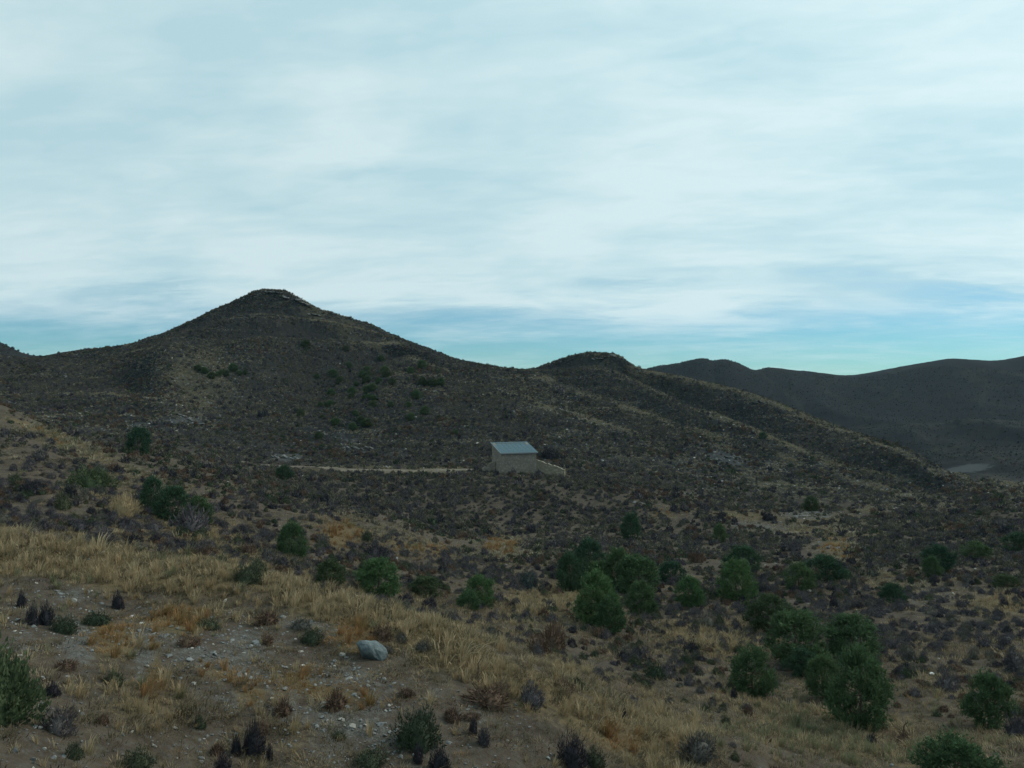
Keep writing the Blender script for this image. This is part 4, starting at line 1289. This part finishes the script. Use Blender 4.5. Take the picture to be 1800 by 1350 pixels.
scatter('scrub', P[rest] - np.array([0, 0, .02]), euler(len(rest), .1), np.stack([size, size, hh], 1)[rest], vv, SRC + LOW, 'low dark scrub covering the slopes and hills')


# --- dry grass
def p_grass(x, y, z, straw, orange, scree, purple, pale, px, py, r):
    n = fbm(x, y, 5.0, 3, 61); nb = fbm(x, y, 26, 2, 62)
    base = .20 + .35 * n + .25 * nb + .95 * straw + .75 * orange + .9 * pale + (.10 + .8 * terrace(x, y, z)) * sstep(140, 200, r) - .45 * scree - .25 * purple
    return np.clip(base, .015, 1)


P = gather([(7, 26, 13.0), (26, 45, 8.0), (45, 90, 4.2), (90, 150, 2.4), (150, 300, 2.4), (300, 440, 2.2)], p_grass, .6)
r = np.hypot(P[:, 0], P[:, 1]); zz = zones(P[:, 0], P[:, 1], P[:, 2]); nG = len(P)
tall = np.clip(zz[0] + .5 * zz[1], 0, 1)
gs = np.exp(rng.normal(0, .30, nG)) * (.13 + .30 * tall * (rng.uniform(0, 1, nG) < .6) + .10 * sstep(40, 120, r) + (.10 + .12 * zz[4]) * sstep(150, 300, r))
gs = np.minimum(gs, np.where(r < 26, .40, 9.))
orng = zz[1] + rng.normal(0, .16, nG) > .42
grn = (fbm(P[:, 0], P[:, 1], 6, 2, 66) + rng.normal(0, .2, nG) + .6 * ((zz[5] > 1250) & (zz[6] > 1190))) > .38
GR = [grass_mesh(1, M['straw_pale']), grass_mesh(2, M['straw_pale'], 26, .2, .5), grass_mesh(3, M['straw_orange'], 40, .18, .4), grass_mesh(4, M['straw_green'], 30, .18, .4),
      grass_mesh(5, M['straw_far'], 16, .3, .5, .045), grass_mesh(6, M['straw_green'], 16, .3, .5, .045)]
gv = np.where(orng, 2, np.where(grn, 3, rng.integers(0, 2, nG)))
gv = np.where((r > 70) & (gv != 2), np.where(gv == 3, 5, 4), gv)
wdt = np.where(r > 70, 1.5, 1.0) * rng.uniform(.8, 1.5, nG)
rot = euler(nG, .12); rot[:, 2] = rng.normal(0, .9, nG)
scatter('dry_grass', P, rot, np.stack([gs * wdt, gs * wdt, gs], 1), gv, GR, 'dry straw coloured grass tufts on the slopes')


# --- thin short turf, twigs and litter between the plants
def p_turf(x, y, z, straw, orange, scree, purple, pale, px, py, r):
    n = fbm(x, y, 2.2, 3, 81); nb = fbm(x, y, 14, 2, 82)
    return np.clip(.55 + .5 * n + .3 * nb + .5 * straw + .5 * orange - .55 * scree, .10, 1)


P = gather([(7, 28, 34.0), (28, 48, 12.0), (48, 80, 4.0)], p_turf, .3)
r = np.hypot(P[:, 0], P[:, 1]); zz = zones(P[:, 0], P[:, 1], P[:, 2]); nT = len(P)
ts = np.exp(rng.normal(0, .3, nT)) * (.07 + .05 * sstep(20, 50, r)) * (1 + .5 * zz[0])
TF = [grass_mesh(11, M['turf'], 46, 1.5, .9, .035, .5), grass_mesh(12, M['turf'], 46, 1.3, 1.1, .03, .5), grass_mesh(13, M['straw_pale'], 40, 1.4, .9, .03, .4),
      grass_mesh(14, M['straw_orange'], 44, 1.3, .9, .03, .4), grass_mesh(15, M['scrub_brown'], 36, 1.4, 1.3, .03, .6)]
q = rng.uniform(0, 1, nT) + .25 * zz[0]
tv = np.where(zz[1] + rng.normal(0, .2, nT) > .5, 3, np.where(q > .8, 2, np.where(q < .18, 4, rng.integers(0, 2, nT))))
scatter('short_turf', P, euler(nT, .12), np.stack([ts * 1.6, ts * 1.6, ts], 1), tv, TF, 'thin dry turf and litter between the shrubs')


# --- stones
def p_stone(x, y, z, straw, orange, scree, purple, pale, px, py, r):
    n = fbm(x, y, 3.0, 3, 71)
    return np.clip(.07 + .10 * n + .9 * scree * (.6 + .6 * n) + (.45 * pale + .3 * terrace(x, y, z)) * (r > 140) - .2 * straw, .005, 1)


P = gather([(7, 26, 170.0), (26, 60, 5.0), (60, 150, 2.2), (150, 430, 1.3)], p_stone, .15)
r = np.hypot(P[:, 0], P[:, 1]); zz = zones(P[:, 0], P[:, 1], P[:, 2]); nR = len(P)
ss = np.exp(rng.normal(0, .55, nR)) * (.024 + .05 * sstep(26, 70, r) + .13 * sstep(90, 250, r))
ss = np.minimum(ss, np.where(r < 26, .11, .5))
vr = np.where(rng.uniform(0, 1, nR) < .10, 6 + rng.integers(0, 3, nR), rng.integers(0, 6, nR))
RS = ROCK + ROCKP
rank = np.argsort(-ss / r); rank = rank[(np.abs(zz[5][rank] - 900) < 895) & (zz[6][rank] < 1345) & (r[rank] < 60)]
single = rank[:190]
rots = euler(nR, .3)
for i in single:
    nm = 'scree of the near slope' if r[i] < 26 else ('bank beside the pines' if zz[5][i] > 900 else 'scrubby slope behind the crest')
    tone_ = 'pale' if vr[i] >= 6 else 'blue-grey'
    o = obj('stone', RS[int(vr[i])]); o.location = (P[i, 0], P[i, 1], P[i, 2] + ss[i] * .1); o.rotation_euler = tuple(rots[i]); o.scale = (ss[i],) * 3
    tag(o, place_label(f'{tone_} stone', zz[5][i], zz[6][i], ss[i] * F / r[i] * 2.2), 'stone', f'{tone_} stones on the {nm}')
rest = np.setdiff1d(np.arange(nR), single)
scatter('gravel', P[rest] + np.array([0, 0, .01]) * 1, rots[rest], np.repeat(ss[rest][:, None], 3, 1), vr[rest], RS, 'loose grey gravel and stones on the slopes')
print('COUNTS scrub', nS, 'grass', nG, 'stones', nR)

# ------------------------------------------------------------------ thin air haze over the whole land
bm = bmesh.new()
box_bm(bm, -1990, 1990, -1500, 2200, -150, 130)
hz = obj('haze', bm_mesh('haze', bm, None))
tag(hz, 'thin blue air haze over the hills', kind='stuff')
m = bpy.data.materials.new('haze'); m.use_nodes = True; m.node_tree.nodes.clear()
hv = m.node_tree.nodes.new('ShaderNodeVolumePrincipled')
hv.inputs['Color'].default_value = (.36, .70, 1.0, 1); hv.inputs['Density'].default_value = 3.4e-5; hv.inputs['Anisotropy'].default_value = .2
ho = m.node_tree.nodes.new('ShaderNodeOutputMaterial'); m.node_tree.links.new(hv.outputs[0], ho.inputs['Volume'])
hz.data.materials.append(m)
